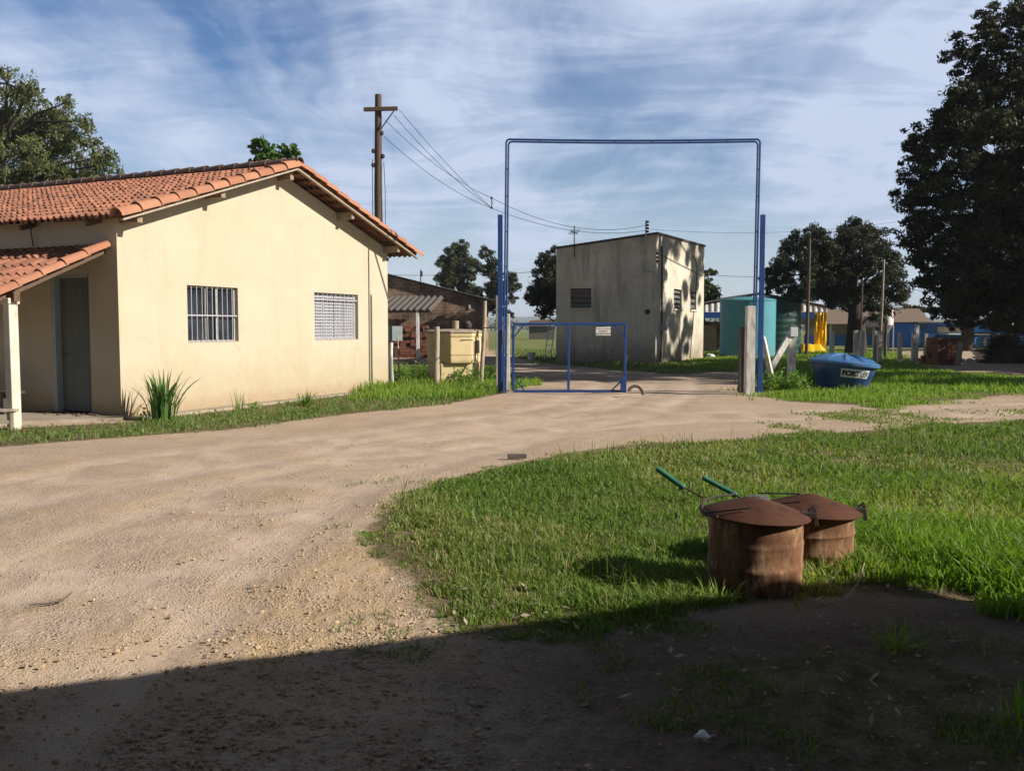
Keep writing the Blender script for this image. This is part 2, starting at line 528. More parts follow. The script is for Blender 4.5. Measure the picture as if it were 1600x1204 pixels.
def brick_wall_mat(name, c1, c2, mortar, scale=1.0):
    m, t = mat(name)
    co = t.n('ShaderNodeTexCoord').outputs['Object']
    sp = t.n('ShaderNodeSeparateXYZ'); t.l(co, sp.inputs[0])
    cb = t.n('ShaderNodeCombineXYZ')
    t.l(sp.outputs[0], cb.inputs[0]); t.l(sp.outputs[2], cb.inputs[1])
    b = t.n('ShaderNodeTexBrick')
    t.l(cb.outputs[0], b.inputs['Vector'])
    b.inputs['Scale'].default_value = scale
    b.inputs['Color1'].default_value = (*c1, 1); b.inputs['Color2'].default_value = (*c2, 1)
    b.inputs['Mortar'].default_value = (*mortar, 1)
    b.inputs['Mortar Size'].default_value = 0.012
    b.inputs['Brick Width'].default_value = 0.30; b.inputs['Row Height'].default_value = 0.17
    c = t.mix(t.ramp(t.noise(co, 1.2, 6, 0.65), 0.42, 0.65), b.outputs[0], (0.07, 0.055, 0.045))
    c = t.mix(t.math('MULTIPLY', t.ramp(t.noise(t.mapping(co, (3, 3, 0.4)), 2, 5, 0.6), 0.5, 0.7), 0.5), c, (0.23, 0.185, 0.14))
    finish(t, c, 0.95, b.outputs['Fac'], -0.4, 0.01, spec=0.15)
    return m


M['old_brick'] = brick_wall_mat('old_brick', (0.33, 0.21, 0.14), (0.20, 0.125, 0.085), (0.36, 0.30, 0.24))


def glass_mat():
    m, t = mat('window_glass')
    co = t.n('ShaderNodeTexCoord').outputs['Object']
    n = t.noise(co, 2.5, 4)
    c = t.mix(t.ramp(n, 0.4, 0.65), (0.010, 0.012, 0.018), (0.03, 0.035, 0.05))
    finish(t, c, 0.08, n, 0.03, 0.01, spec=0.6)
    return m


M['glass'] = glass_mat()


def leaf_mat(name, a, b, c=None, transl=0.3, rough=0.55, spec=0.3):
    m, t = mat(name)
    r = t.n('ShaderNodeAttribute', attribute_name='rnd').outputs['Fac']
    col = t.mix(r, a, b)
    if c:
        col = t.mix(t.ramp(r, 0.86, 1.0), col, c)
    p = t.n('ShaderNodeBsdfPrincipled')
    t.l(col, p.inputs['Base Color'])
    p.inputs['Roughness'].default_value = rough
    p.inputs['Specular IOR Level'].default_value = spec
    tr = t.n('ShaderNodeBsdfTranslucent')
    tcol = t.mix(1.0, col, (1.3, 1.5, 0.6), 'MULTIPLY')
    t.l(tcol, tr.inputs[0])
    mx = t.n('ShaderNodeMixShader')
    mx.inputs[0].default_value = transl
    t.l(p.outputs[0], mx.inputs[1]); t.l(tr.outputs[0], mx.inputs[2])
    o = t.n('ShaderNodeOutputMaterial')
    t.l(mx.outputs[0], o.inputs[0])
    return m


M['grass'] = leaf_mat('grass_blades', (0.090, 0.160, 0.032), (0.18, 0.24, 0.06), (0.36, 0.30, 0.16), 0.35)
M['lush'] = leaf_mat('lush_grass', (0.125, 0.235, 0.022), (0.225, 0.325, 0.05), (0.37, 0.34, 0.14), 0.4)
M['weed'] = leaf_mat('weed_leaves', (0.085, 0.175, 0.022), (0.16, 0.27, 0.04), (0.26, 0.30, 0.08), 0.35)
M['leaf_dark'] = leaf_mat('dark_leaves', (0.020, 0.026, 0.012), (0.040, 0.047, 0.021), (0.075, 0.07, 0.032), 0.18)
M['leaf_mid'] = leaf_mat('mid_leaves', (0.035, 0.05, 0.018), (0.07, 0.085, 0.03), (0.13, 0.12, 0.05), 0.25)
M['leaf_grey'] = leaf_mat('grey_green_leaves', (0.075, 0.10, 0.036), (0.12, 0.14, 0.055), (0.20, 0.19, 0.09), 0.25)
M['leaf_bright'] = leaf_mat('bright_leaves', (0.05, 0.12, 0.025), (0.09, 0.17, 0.04), None, 0.3)
M['dry_leaf'] = leaf_mat('dry_leaves', (0.30, 0.22, 0.14), (0.46, 0.40, 0.32), (0.20, 0.11, 0.06), 0.1)
M['stone'] = leaf_mat('stones', (0.38, 0.28, 0.18), (0.50, 0.38, 0.25), (0.30, 0.23, 0.17), 0.0, 0.9, 0.15)


def ground_mat():
    m, t = mat('packed_earth')
    co = t.n('ShaderNodeTexCoord').outputs['Object']
    g = t.n('ShaderNodeAttribute', attribute_name='grass').outputs['Fac']
    fld = t.n('ShaderNodeAttribute', attribute_name='field').outputs['Fac']
    big = t.noise(co, 0.35, 6, 0.6)
    c = t.mix(t.ramp(big, 0.35, 0.65), (0.52, 0.405, 0.325), (0.44, 0.335, 0.265))
    md = t.noise(co, 1.7, 7, 0.65)
    c = t.mix(t.math('MULTIPLY', t.ramp(md, 0.46, 0.68), 0.65), c, (0.48, 0.355, 0.205))
    tr = t.noise(t.mapping(co, (0.5, 2.2, 1), (0, 0, 0.42)), 1.1, 6, 0.6)
    c = t.mix(t.math('MULTIPLY', t.ramp(tr, 0.52, 0.70), 0.28), c, (0.37, 0.275, 0.21))
    sp = t.noise(co, 26, 6, 0.75)
    c = t.mix(t.math('MULTIPLY', t.ramp(sp, 0.47, 0.68), 0.62), c, (0.29, 0.205, 0.13))
    vor = t.n('ShaderNodeTexVoronoi'); vor.inputs['Scale'].default_value = 38; t.l(co, vor.inputs['Vector'])
    peb = t.ramp(vor.outputs['Distance'], 0.42, 0.12)
    pm = t.ramp(t.noise(co, 2.3, 5, 0.7), 0.46, 0.62)
    pf = t.math('MULTIPLY', peb, pm)
    c = t.mix(t.math('MULTIPLY', pf, 0.55), c, (0.56, 0.43, 0.28))
    v2 = t.n('ShaderNodeTexVoronoi'); v2.inputs['Scale'].default_value = 75; t.l(co, v2.inputs['Vector'])
    p2 = t.math('MULTIPLY', t.ramp(v2.outputs['Distance'], 0.45, 0.15), t.ramp(t.noise(co, 1.3, 5, 0.7), 0.40, 0.56))
    c = t.mix(t.math('MULTIPLY', p2, 0.5), c, t.mix(v2.outputs['Color'], (0.30, 0.21, 0.13), (0.60, 0.47, 0.31)))
    gvl = t.n('ShaderNodeAttribute', attribute_name='gravelly').outputs['Fac']
    c = t.mix(t.math('MULTIPLY', gvl, t.ramp(t.noise(co, 3.2, 7, 0.7), 0.36, 0.6)), c, t.mix(v2.outputs['Color'], (0.36, 0.245, 0.135), (0.58, 0.43, 0.25)))
    rt_ = t.math('MULTIPLY', t.n('ShaderNodeAttribute', attribute_name='rut').outputs['Fac'], t.ramp(t.noise(co, 1.6, 6, 0.65), 0.30, 0.62))
    c = t.mix(t.math('MULTIPLY', rt_, 0.6), c, (0.53, 0.425, 0.345))
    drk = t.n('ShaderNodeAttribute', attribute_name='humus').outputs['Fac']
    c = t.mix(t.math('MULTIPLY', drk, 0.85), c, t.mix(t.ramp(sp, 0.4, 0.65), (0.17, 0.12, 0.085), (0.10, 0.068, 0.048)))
    gs = t.mix(t.ramp(t.noise(co, 5, 6, 0.7), 0.4, 0.62), (0.10, 0.085, 0.036), (0.22, 0.17, 0.105))
    ge = t.ramp(t.math('ADD', g, t.math('MULTIPLY', t.math('SUBTRACT', t.noise(co, 6, 6, 0.7), 0.5), 0.9)), 0.30, 0.62)
    c = t.mix(ge, c, gs)
    fc = t.mix(t.ramp(t.noise(t.mapping(co, (0.12, 0.05, 1)), 2.0, 7, 0.7), 0.4, 0.62), (0.13, 0.17, 0.045), (0.20, 0.205, 0.075))
    c = t.mix(fld, c, fc)
    hgt = t.math('ADD', t.math('MULTIPLY', sp, 0.7), t.math('ADD', t.math('MULTIPLY', pf, 0.8), t.math('ADD', md, t.math('MULTIPLY', p2, 0.5))))
    hgt = t.math('MULTIPLY', hgt, t.math('SUBTRACT', 1.0, t.math('MULTIPLY', rt_, 0.6)))
    finish(t, c, 0.95, hgt, 0.85, 0.022, spec=0.12)
    return m


M['ground'] = ground_mat()

# ------------------------------------------------------------------ ground
def poly(pts): return np.array([gp(x, y)[:2] for x, y in pts])


LAWN = poly([(548, 838), (576, 802), (622, 772), (700, 746), (800, 720), (900, 703), (1000, 691), (1100, 689), (1200, 684), (1300, 676),
             (1400, 668), (1500, 660), (1600, 653), (2000, 640), (2400, 690), (2600, 900), (2000, 960), (1600, 966), (1500, 946), (1340, 930),
             (1265, 942), (1100, 960), (1000, 968), (900, 990), (760, 998), (700, 985), (634, 940), (618, 900), (566, 872)])
STRIP = poly([(-700, 735), (0, 700), (200, 684), (390, 668), (560, 646), (700, 632), (790, 615), (838, 602), (800, 590), (770, 598),
              (690, 602), (607, 609), (400, 634), (190, 660), (40, 668), (-700, 690)])
TANKG = poly([(560, 600), (608, 566), (640, 562), (690, 572), (770, 572), (800, 588), (838, 602), (700, 628), (560, 640)])
RIGHT = poly([(1183, 620), (1230, 629), (1300, 632), (1400, 638), (1480, 628), (1600, 616), (2200, 610), (2200, 586), (1600, 588), (1480, 580),
              (1440, 568), (1400, 545), (1100, 545), (1050, 560), (1050, 578), (1150, 582), (1185, 590)])
SPARSE = poly([(1210, 662), (1290, 640), (1420, 634), (1700, 622), (1700, 650), (1450, 664), (1300, 674)])
BLOCKG = poly([(780, 552), (850, 568), (960, 578), (1060, 584), (1150, 580), (1150, 548), (900, 540), (780, 544)])
FIELD = poly([(-900, 548), (600, 548), (870, 546), (1100, 546), (2500, 546), (2500, 515), (-900, 515)])
SHADEG = poly([(960, 1010), (1100, 985), (1300, 985), (1600, 1000), (1900, 1050), (1900, 1300), (1250, 1300), (1100, 1160), (960, 1090)])

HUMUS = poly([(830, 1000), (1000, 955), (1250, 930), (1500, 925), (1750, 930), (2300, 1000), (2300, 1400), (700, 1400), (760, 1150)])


def sdist(P, x, y):
    """signed distance to polygon, positive inside"""
    x = np.asarray(x); y = np.asarray(y)
    d = np.full(x.shape, 1e9); ins = np.zeros(x.shape, bool)
    n = len(P)
    for i in range(n):
        ax, ay = P[i]; bx, by = P[(i + 1) % n]
        ex, ey = bx - ax, by - ay
        t = np.clip(((x - ax) * ex + (y - ay) * ey) / (ex * ex + ey * ey + 1e-12), 0, 1)
        d = np.minimum(d, np.hypot(x - ax - t * ex, y - ay - t * ey))
        c = ((ay > y) != (by > y)) & (x < (bx - ax) * (y - ay) / (by - ay + 1e-12) + ax)
        ins ^= c
    return np.where(ins, d, -d)


def gh(x, y):
    x = np.asarray(x, float); y = np.asarray(y, float)
    r = np.hypot(x, y)
    h = 0.05 * (fbm(x * 0.55, y * 0.55, 3) - 0.5) + 0.012 * (fbm(x * 2.6, y * 2.6, 9) - 0.5) * np.clip(1.4 - r / 22, 0, 1)
    return h


PATHS = [[(-260, 1180), (60, 985), (250, 860), (430, 770), (620, 712), (820, 672), (980, 640), (1040, 612), (1050, 590), (1040, 578)],
         [(-500, 900), (-100, 790), (200, 735), (430, 704), (620, 682), (800, 655), (930, 628), (985, 600), (1000, 580)],
         [(600, 700), (840, 668), (1050, 650), (1250, 648), (1450, 645), (1700, 632)]]


def pdist(x, y):
    d = np.full(np.shape(x), 1e9)
    for P in PATHS:
        G = [gp(a_, b_) for a_, b_ in P]
        for i in range(len(G) - 1):
            ax, ay = G[i].x, G[i].y; ex, ey = G[i + 1].x - ax, G[i + 1].y - ay
            t = np.clip(((x - ax) * ex + (y - ay) * ey) / (ex * ex + ey * ey), 0, 1)
            dd = np.hypot(x - ax - t * ex, y - ay - t * ey)
            d = np.minimum(d, np.abs(dd - 0.68))
    return d


def rutw(x, y):
    return np.clip(1.25 - pdist(x + 0.35 * (fbm(x * 0.5, y * 0.5, 51) - 0.5), y + 0.35 * (fbm(x * 0.5, y * 0.5, 52) - 0.5)) / 0.28, 0, 1)


fine = np.linspace(-48, 48, 470)
coarse = np.linspace(52, 308, 66)
ang = np.radians(np.concatenate([fine, coarse]))
rad = np.concatenate([[0.05, 0.6, 1.2], np.geomspace(1.6, 60, 330), np.geomspace(63, 3950, 70)])
AA, RR = np.meshgrid(ang, rad)
gx, gy = RR * np.sin(AA), RR * np.cos(AA)
gz = gh(gx, gy) * np.where(RR > 60, np.clip((90 - RR) / 30, 0, 1), 1)
mic = 0.016 * (vnoise(gx * 16, gy * 16, 21) - 0.5) + 0.010 * (vnoise(gx * 34, gy * 34, 22) - 0.5)
rw = np.where(RR < 45, rutw(gx, gy), 0)
gz = gz + mic * np.clip(1.3 - RR / 9, 0, 1) * (1 - 0.75 * rw) - 0.018 * rw
na, nr = len(ang), len(rad)
idx = np.arange(na * nr).reshape(nr, na)
q = np.stack([idx[:-1, :], np.roll(idx, -1, 1)[:-1, :], np.roll(idx, -1, 1)[1:, :], idx[1:, :]], -1).reshape(-1, 4)
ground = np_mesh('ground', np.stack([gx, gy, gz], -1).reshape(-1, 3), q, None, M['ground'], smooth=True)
tag(ground, 'pale packed earth yard and track with worn grass patches', 'ground', kind='structure')
fx, fy = gx.reshape(-1), gy.reshape(-1)
a = ground.data.attributes.new('rut', 'FLOAT', 'POINT'); a.data.foreach_set('value', rw.reshape(-1).astype(np.float32))
gm = np.zeros(fx.shape)
for P, ww in ((LAWN, 0.35), (STRIP, 0.3), (TANKG, 0.5), (RIGHT, 0.7), (BLOCKG, 0.8)):
    gm = np.maximum(gm, np.clip(0.22 + sdist(P, fx, fy) / ww, 0, 1))
gm = np.maximum(gm, 0.5 * np.clip(0.3 + sdist(SPARSE, fx, fy) / 2.0, 0, 1) * np.clip(vnoise(fx * 1.1, fy * 1.1, 5) * 2 - 0.4, 0, 1))
gm = np.maximum(gm, 0.62 * np.clip(0.3 + sdist(SHADEG, fx, fy) / 0.8, 0, 1))
a = ground.data.attributes.new('grass', 'FLOAT', 'POINT'); a.data.foreach_set('value', gm.astype(np.float32))
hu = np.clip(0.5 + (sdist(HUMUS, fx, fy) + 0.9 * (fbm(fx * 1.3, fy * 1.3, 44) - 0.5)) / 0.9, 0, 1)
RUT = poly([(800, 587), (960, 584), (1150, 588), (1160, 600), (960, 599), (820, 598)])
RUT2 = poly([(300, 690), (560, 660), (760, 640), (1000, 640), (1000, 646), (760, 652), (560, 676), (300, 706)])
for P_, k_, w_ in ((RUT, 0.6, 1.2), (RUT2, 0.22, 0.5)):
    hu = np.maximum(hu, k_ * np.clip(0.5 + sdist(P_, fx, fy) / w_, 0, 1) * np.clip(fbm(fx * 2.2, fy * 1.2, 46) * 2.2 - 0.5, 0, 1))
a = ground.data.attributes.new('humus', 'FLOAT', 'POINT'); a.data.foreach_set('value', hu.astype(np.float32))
GRV = poly([(-150, 1090), (150, 1010), (330, 950), (470, 880), (600, 850), (640, 920), (700, 990), (640, 1120), (300, 1200), (-200, 1200)])
a = ground.data.attributes.new('gravelly', 'FLOAT', 'POINT'); a.data.foreach_set('value', np.clip(0.5 + (sdist(GRV, fx, fy) + 0.8 * (fbm(fx * 1.8, fy * 1.8, 47) - 0.5)) / 0.8, 0, 0.85).astype(np.float32))
fm = np.clip(0.5 + sdist(FIELD, fx, fy) / 8, 0, 1)
fm = np.maximum(fm, np.clip((np.hypot(fx, fy) - 75) / 30, 0, 1))
a = ground.data.attributes.new('field', 'FLOAT', 'POINT'); a.data.foreach_set('value', fm.astype(np.float32))

# far hills
hm, t_ = mat('far_hills'); co_ = t_.n('ShaderNodeTexCoord').outputs['Object']
finish(t_, t_.mix(t_.ramp(t_.noise(co_, 0.01, 6, 0.6), 0.4, 0.6), (0.05, 0.09, 0.04), (0.10, 0.13, 0.06)), 1.0, spec=0.0)
M['hill'] = hm
ha = np.radians(np.linspace(-60, 60, 240)); hr = np.array([1500, 1800, 2300, 3000, 3700])
HA, HR = np.meshgrid(ha, hr)
prof = np.array([-8, 5, 22, 38, 0])[:, None] * (0.35 + 1.1 * fbm(HA * 9 + 40, HR * 0.0004, 31, 4)) * np.array([1, 1, 1, 1, 0])[:, None]
prof[0] = -8; prof[-1] = -10
hi = np.arange(HA.size).reshape(HA.shape)
hq = np.stack([hi[:-1, :-1], hi[:-1, 1:], hi[1:, 1:], hi[1:, :-1]], -1).reshape(-1, 4)
hills = np_mesh('hills', np.stack([HR * np.sin(HA), HR * np.cos(HA), prof], -1).reshape(-1, 3), hq, None, M['hill'], smooth=True)
tag(hills, 'low far wooded hills along the horizon', 'hills', kind='structure')


# ------------------------------------------------------------------ grass
def blades(name, x, y, h, wd, m, label, lean=0.5, seed=0, kind='stuff', cat='grass', z=None, rr=None):
    rg = np.random.default_rng(seed)
    n = len(x)
    zb = (gh(x, y) if z is None else z) - 0.01
    th = rg.uniform(0, 2 * PI, n)
    fa = rg.uniform(0, 2 * PI, n)
    ln = h * lean * rg.uniform(0.2, 1.3, n)
    dx, dy = np.cos(th) * ln, np.sin(th) * ln
    sx, sy = np.cos(fa) * wd / 2, np.sin(fa) * wd / 2
    V = np.zeros((n, 5, 3))
    V[:, 0] = np.stack([x - sx, y - sy, zb], -1)
    V[:, 1] = np.stack([x + sx, y + sy, zb], -1)
    V[:, 2] = np.stack([x + dx * 0.35 + sx * 0.8, y + dy * 0.35 + sy * 0.8, zb + h * 0.6], -1)
    V[:, 3] = np.stack([x + dx * 0.35 - sx * 0.8, y + dy * 0.35 - sy * 0.8, zb + h * 0.6], -1)
    V[:, 4] = np.stack([x + dx, y + dy, zb + h * rg.uniform(0.75, 1.0, n)], -1)
    b = np.arange(n)[:, None] * 5
    Q = b + np.array([[0, 1, 2, 3]]); T = b + np.array([[3, 2, 4]])
    r = rg.uniform(0, 1, n) if rr is None else rr
    o = np_mesh(name, V.reshape(-1, 3), Q, T, m, rnd=np.concatenate([r, r]))
    return tag(o, label, cat, kind=kind)


def sample(P, n, amin, amax, rmin, rmax, pw=1.0, edge=0.12, seed=0):
    rg = np.random.default_rng(seed)
    a = np.radians(rg.uniform(amin, amax, n))
    u = rg.uniform(0, 1, n)
    r = rmin * (rmax / rmin) ** u if pw == 1 else (rmin ** pw + u * (rmax ** pw - rmin ** pw)) ** (1 / pw)
    x, y = r * np.sin(a), r * np.cos(a)
    s = sdist(P, x, y) + (fbm(x * 1.4, y * 1.4, 77) - 0.5) * edge * 6 + (vnoise(x * 7, y * 7, 5) - 0.5) * edge
    k = s > 0
    return x[k], y[k], s[k]


x, y, s = sample(LAWN, 330000, -10, 40, 4.0, 24, edge=0.19, seed=1)
dn = fbm(x * 0.8, y * 0.8, 13)
keep = RNG.uniform(0, 1, len(x)) < np.clip(0.25 + s * 1.6, 0, 1) * np.clip(0.05 + 1.5 * dn - 0.5 * np.clip(1.5 - x, 0, 1.5) * (fbm(x * 1.7, y * 1.7, 23) > 0.5) * np.clip(6.5 - y, 0, 1), 0.04, 1)
x, y, s, dn = x[keep], y[keep], s[keep], dn[keep]
r = np.hypot(x, y)
lush = np.clip((x - 1.2) / 1.6, 0, 1) * np.clip((9.5 - y) / 4, 0, 1)
clump = np.clip((fbm(x * 2.3, y * 2.3, 41) - 0.45) * 4, 0, 1)
h = (0.030 + 0.05 * dn + 0.045 * clump + 0.12 * lush * (0.5 + dn)) * RNG.uniform(0.5, 1.3, len(x)) * np.clip(0.5 + s * 1.2, 0.5, 1.0)
wd = 0.0035 + 0.0011 * r + 0.003 * lush
lk = RNG.uniform(0, 1, len(x)) < lush * 0.95 + 0.12
dryp = np.clip((fbm(x * 0.55, y * 0.55, 63) - 0.44) * 4, 0, 0.75)
rv = np.clip(RNG.uniform(0, 1, len(x)) * 0.62 + 0.45 * (fbm(x * 1.9, y * 1.9, 88) - 0.4) + dryp * RNG.uniform(0, 1, len(x)) + 0.25 * (0.5 - s).clip(0, 0.5), 0, 1)
blades('lawn_grass', x[~lk], y[~lk], h[~lk], wd[~lk], M['grass'], 'short wiry grass of the lawn in the foreground', 0.75, 2, rr=rv[~lk])
blades('lush_grass', x[lk], y[lk], h[lk], wd[lk], M['lush'], 'brighter longer grass of the lawn around the drums', 0.6, 3, rr=rv[lk])

x, y, s = sample(LAWN, 26000, -12, 6, 4.0, 12, edge=0.62, seed=19)
keep = (sdist(LAWN, x, y) < 0.12) & (RNG.uniform(0, 1, len(x)) < 0.55 * np.clip((fbm(x * 4, y * 4, 33) - 0.42) * 6, 0, 1))
x, y = x[keep], y[keep]
blades('edge_grass', x, y, RNG.uniform(0.02, 0.06, len(x)), 0.007 + 0 * x, M['grass'], 'creeping sprigs of grass along the worn edge of the lawn', 1.3, 20, rr=RNG.uniform(0, 1, len(x)))
# taller straws and seed stalks standing out of the lawn
x, y, s = sample(LAWN, 9000, -8, 38, 4.3, 18, edge=0.2, seed=17)
keep = (s > 0.25) & (RNG.uniform(0, 1, len(x)) < np.clip((fbm(x * 0.9, y * 0.9, 31) - 0.35) * 3, 0.05, 1))
x, y = x[keep], y[keep]; r = np.hypot(x, y)
blades('grass_stalks', x, y, RNG.uniform(0.12, 0.30, len(x)), 0.0018 + 0.0006 * r, M['grass'], 'thin pale seed stalks standing above the lawn', 0.4, 18, rr=RNG.uniform(0.5, 1, len(x)))

x, y, s = sample(STRIP, 60000, -48, 4, 11, 26, edge=0.08, seed=4)
keep = RNG.uniform(0, 1, len(x)) < np.clip(0.2 + s * 1.5, 0, 1) * (0.3 + fbm(x * 0.9, y * 0.9, 19))
x, y, s = x[keep], y[keep], s[keep]; r = np.hypot(x, y)
h = (0.03 + 0.11 * fbm(x * 1.5, y * 1.5, 8)) * RNG.uniform(0.4, 1.4, len(x))
blades('verge_grass', x, y, h, 0.004 + 0.001 * r, M['grass'], 'strip of short grass along the foot of the yellow house', 0.9, 5, rr=np.clip(RNG.uniform(0, 0.7, len(x)) + 0.9 * (fbm(x * 1.1, y * 1.1, 29) - 0.42), 0, 1))

x, y, s = sample(TANKG, 30000, -16, 4, 19, 34, edge=0.15, seed=6)
h = (0.08 + 0.35 * np.clip(fbm(x * 0.9, y * 0.9, 28) - 0.3, 0, 1)) * RNG.uniform(0.5, 1.4, len(x))
blades('tank_grass', x, y, h, 0.022 + 0 * x, M['lush'], 'taller grass and weeds around the yellow tank', 0.5, 7)

x, y, s = sample(RIGHT, 150000, 8, 36, 17, 62, edge=0.5, seed=8)
keep = RNG.uniform(0, 1, len(x)) < np.clip(0.15 + s * 0.7, 0, 1) * np.clip(0.2 + fbm(x * 0.45, y * 0.45, 37) * 1.3, 0, 1)
x, y, s = x[keep], y[keep], s[keep]; r = np.hypot(x, y)
h = (0.06 + 0.22 * fbm(x * 0.6, y * 0.6, 38) * np.clip(s * 0.4, 0.2, 1)) * RNG.uniform(0.5, 1.4, len(x))
blades('fence_grass', x, y, h, 0.001 * r, M['lush'], 'rough grass in front of and behind the row of fence posts', 0.5, 9)

x, y, s = sample(SPARSE, 70000, 12, 36, 12, 28, edge=0.5, seed=10)
keep = RNG.uniform(0, 1, len(x)) < np.clip((fbm(x * 0.8, y * 0.8, 55) - 0.40) * 4, 0, 0.9)
x, y = x[keep], y[keep]
h = 0.045 * RNG.uniform(0.4, 1.5, len(x))
blades('sparse_grass', x, y, h, 0.02 + 0 * x, M['grass'], 'thin worn grass patches on the track at right', 0.8, 11, rr=RNG.uniform(0.3, 1, len(x)))

x, y, s = sample(BLOCKG, 40000, -4, 22, 26, 62, edge=0.6, seed=12)
h = (0.05 + 0.18 * fbm(x * 0.5, y * 0.5, 58)) * RNG.uniform(0.5, 1.4, len(x))
blades('yard_grass', x, y, h, 0.035 + 0 * x, M['grass'], 'grass around the foot of the old blockhouse', 0.5, 13)

# sparse grass in the shaded foreground
x, y, s = sample(SHADEG, 26000, 4, 40, 2.6, 5.2, edge=0.25, seed=14)
keep = (fbm(x * 2.2, y * 2.2, 71) > 0.53) & (RNG.uniform(0, 1, len(x)) < 0.45)
x, y = x[keep], y[keep]
h = 0.05 * RNG.uniform(0.4, 1.5, len(x))
blades('shade_grass', x, y, h, 0.006 + 0 * x, M['grass'], 'thin grass growing in the shaded earth of the foreground', 0.9, 15)

# gravel
def stones(name, n, m, label, seed, rmin, rmax, amin, amax, smin, smax, dens_seed):
    rg = np.random.default_rng(seed)
    a = np.radians(rg.uniform(amin, amax, n)); u = rg.uniform(0, 1, n)
    r = rmin * (rmax / rmin) ** u
    x, y = r * np.sin(a), r * np.cos(a)
    dens = fbm(x * 0.8, y * 0.8, dens_seed)
    k = (rg.uniform(0, 1, n) < np.clip((dens - 0.44) * 4.5, 0.05, 1)) & (sdist(LAWN, x, y) < 0.05) & ((sdist(HUMUS, x, y) < 0) | (rg.uniform(0, 1, n) < 0.12)) & (rg.uniform(0, 1, n) > 0.85 * rutw(x, y))
    x, y = x[k], y[k]; n = len(x)
    g = (1 + 5 ** 0.5) / 2
    ico = np.array([(-1, g, 0), (1, g, 0), (-1, -g, 0), (1, -g, 0), (0, -1, g), (0, 1, g), (0, -1, -g), (0, 1, -g), (g, 0, -1), (g, 0, 1), (-g, 0, -1), (-g, 0, 1)]) / 1.9
    F = np.array([(0, 11, 5), (0, 5, 1), (0, 1, 7), (0, 7, 10), (0, 10, 11), (1, 5, 9), (5, 11, 4), (11, 10, 2), (10, 7, 6), (7, 1, 8), (3, 9, 4), (3, 4, 2), (3, 2, 6), (3, 6, 8), (3, 8, 9), (4, 9, 5), (2, 4, 11), (6, 2, 10), (8, 6, 7), (9, 8, 1)])
    sz = smin * (smax / smin) ** (rg.uniform(0, 1, n) ** 2.2)
    V = ico[None] * (1 + rg.uniform(-0.28, 0.28, (n, 12, 1)))
    sc = np.stack([sz * rg.uniform(0.8, 1.3, n), sz * rg.uniform(0.7, 1.1, n), sz * rg.uniform(0.45, 0.8, n)], -1)
    V = V * sc[:, None, :]
    th = rg.uniform(0, 2 * PI, n); c, s_ = np.cos(th)[:, None], np.sin(th)[:, None]
    V = np.stack([V[..., 0] * c - V[..., 1] * s_, V[..., 0] * s_ + V[..., 1] * c, V[..., 2]], -1)
    V += np.stack([x, y, gh(x, y) + sz * 0.15], -1)[:, None, :]
    T = (np.arange(n)[:, None, None] * 12 + F[None]).reshape(-1, 3)
    o = np_mesh(name, V.reshape(-1, 3), None, T, m, rnd=np.repeat(rg.uniform(0, 1, n), 20), smooth=False)
    return tag(o, label, 'gravel', kind='stuff')


stones('gravel', 42000, M['stone'], 'small pale stones scattered over the earth yard', 21, 2.2, 12, -40, 34, 0.002, 0.014, 90)

stones('fine_gravel', 60000, M['stone'], 'fine grit and tiny stones over the earth yard', 23, 2.4, 16, -40, 34, 0.0018, 0.007, 93)
stones('near_gravel', 15000, M['stone'], 'small dark pebbles in the shaded earth of the foreground', 22, 2.2, 4.6, -40, 14, 0.003, 0.016, 91)

# ------------------------------------------------------------------ leaf litter
def flat_leaves(name, x, y, size, m, label, seed):
    rg = np.random.default_rng(seed); n = len(x)
    th = rg.uniform(0, 2 * PI, n); L = size * rg.uniform(0.6, 1.3, n)
    a = np.stack([np.cos(th), np.sin(th), rg.uniform(-0.3, 0.9, n)], -1) * L[:, None] / 2
    b = np.stack([-np.sin(th), np.cos(th), rg.uniform(-0.6, 0.6, n)], -1) * L[:, None] * 0.22
    c = np.stack([x, y, gh(x, y) + 0.02 + L * 0.2], -1)
    V = np.stack([c - a, c + b, c + a, c - b], 1).reshape(-1, 3)
    o = np_mesh(name, V, np.arange(n * 4).reshape(-1, 4), None, m, rnd=rg.uniform(0, 1, n))
    return tag(o, label, 'leaves', kind='stuff')


lp = [gp(px, py)[:2] for px, py in zip(RNG.uniform(690, 960, 110), RNG.normal(945, 32, 110))]
lp += [gp(px, py)[:2] for px, py in zip(RNG.uniform(1250, 1580, 40), RNG.normal(925, 12, 40))]
lp += [gp(px, py)[:2] for px, py in zip(RNG.uniform(900, 1560, 45), RNG.uniform(960, 1150, 45))]
lp = np.array(lp)
flat_leaves('leaf_litter', lp[:, 0], lp[:, 1], 0.045, M['dry_leaf'], 'dry pale fallen leaves at the near edge of the lawn', 5)

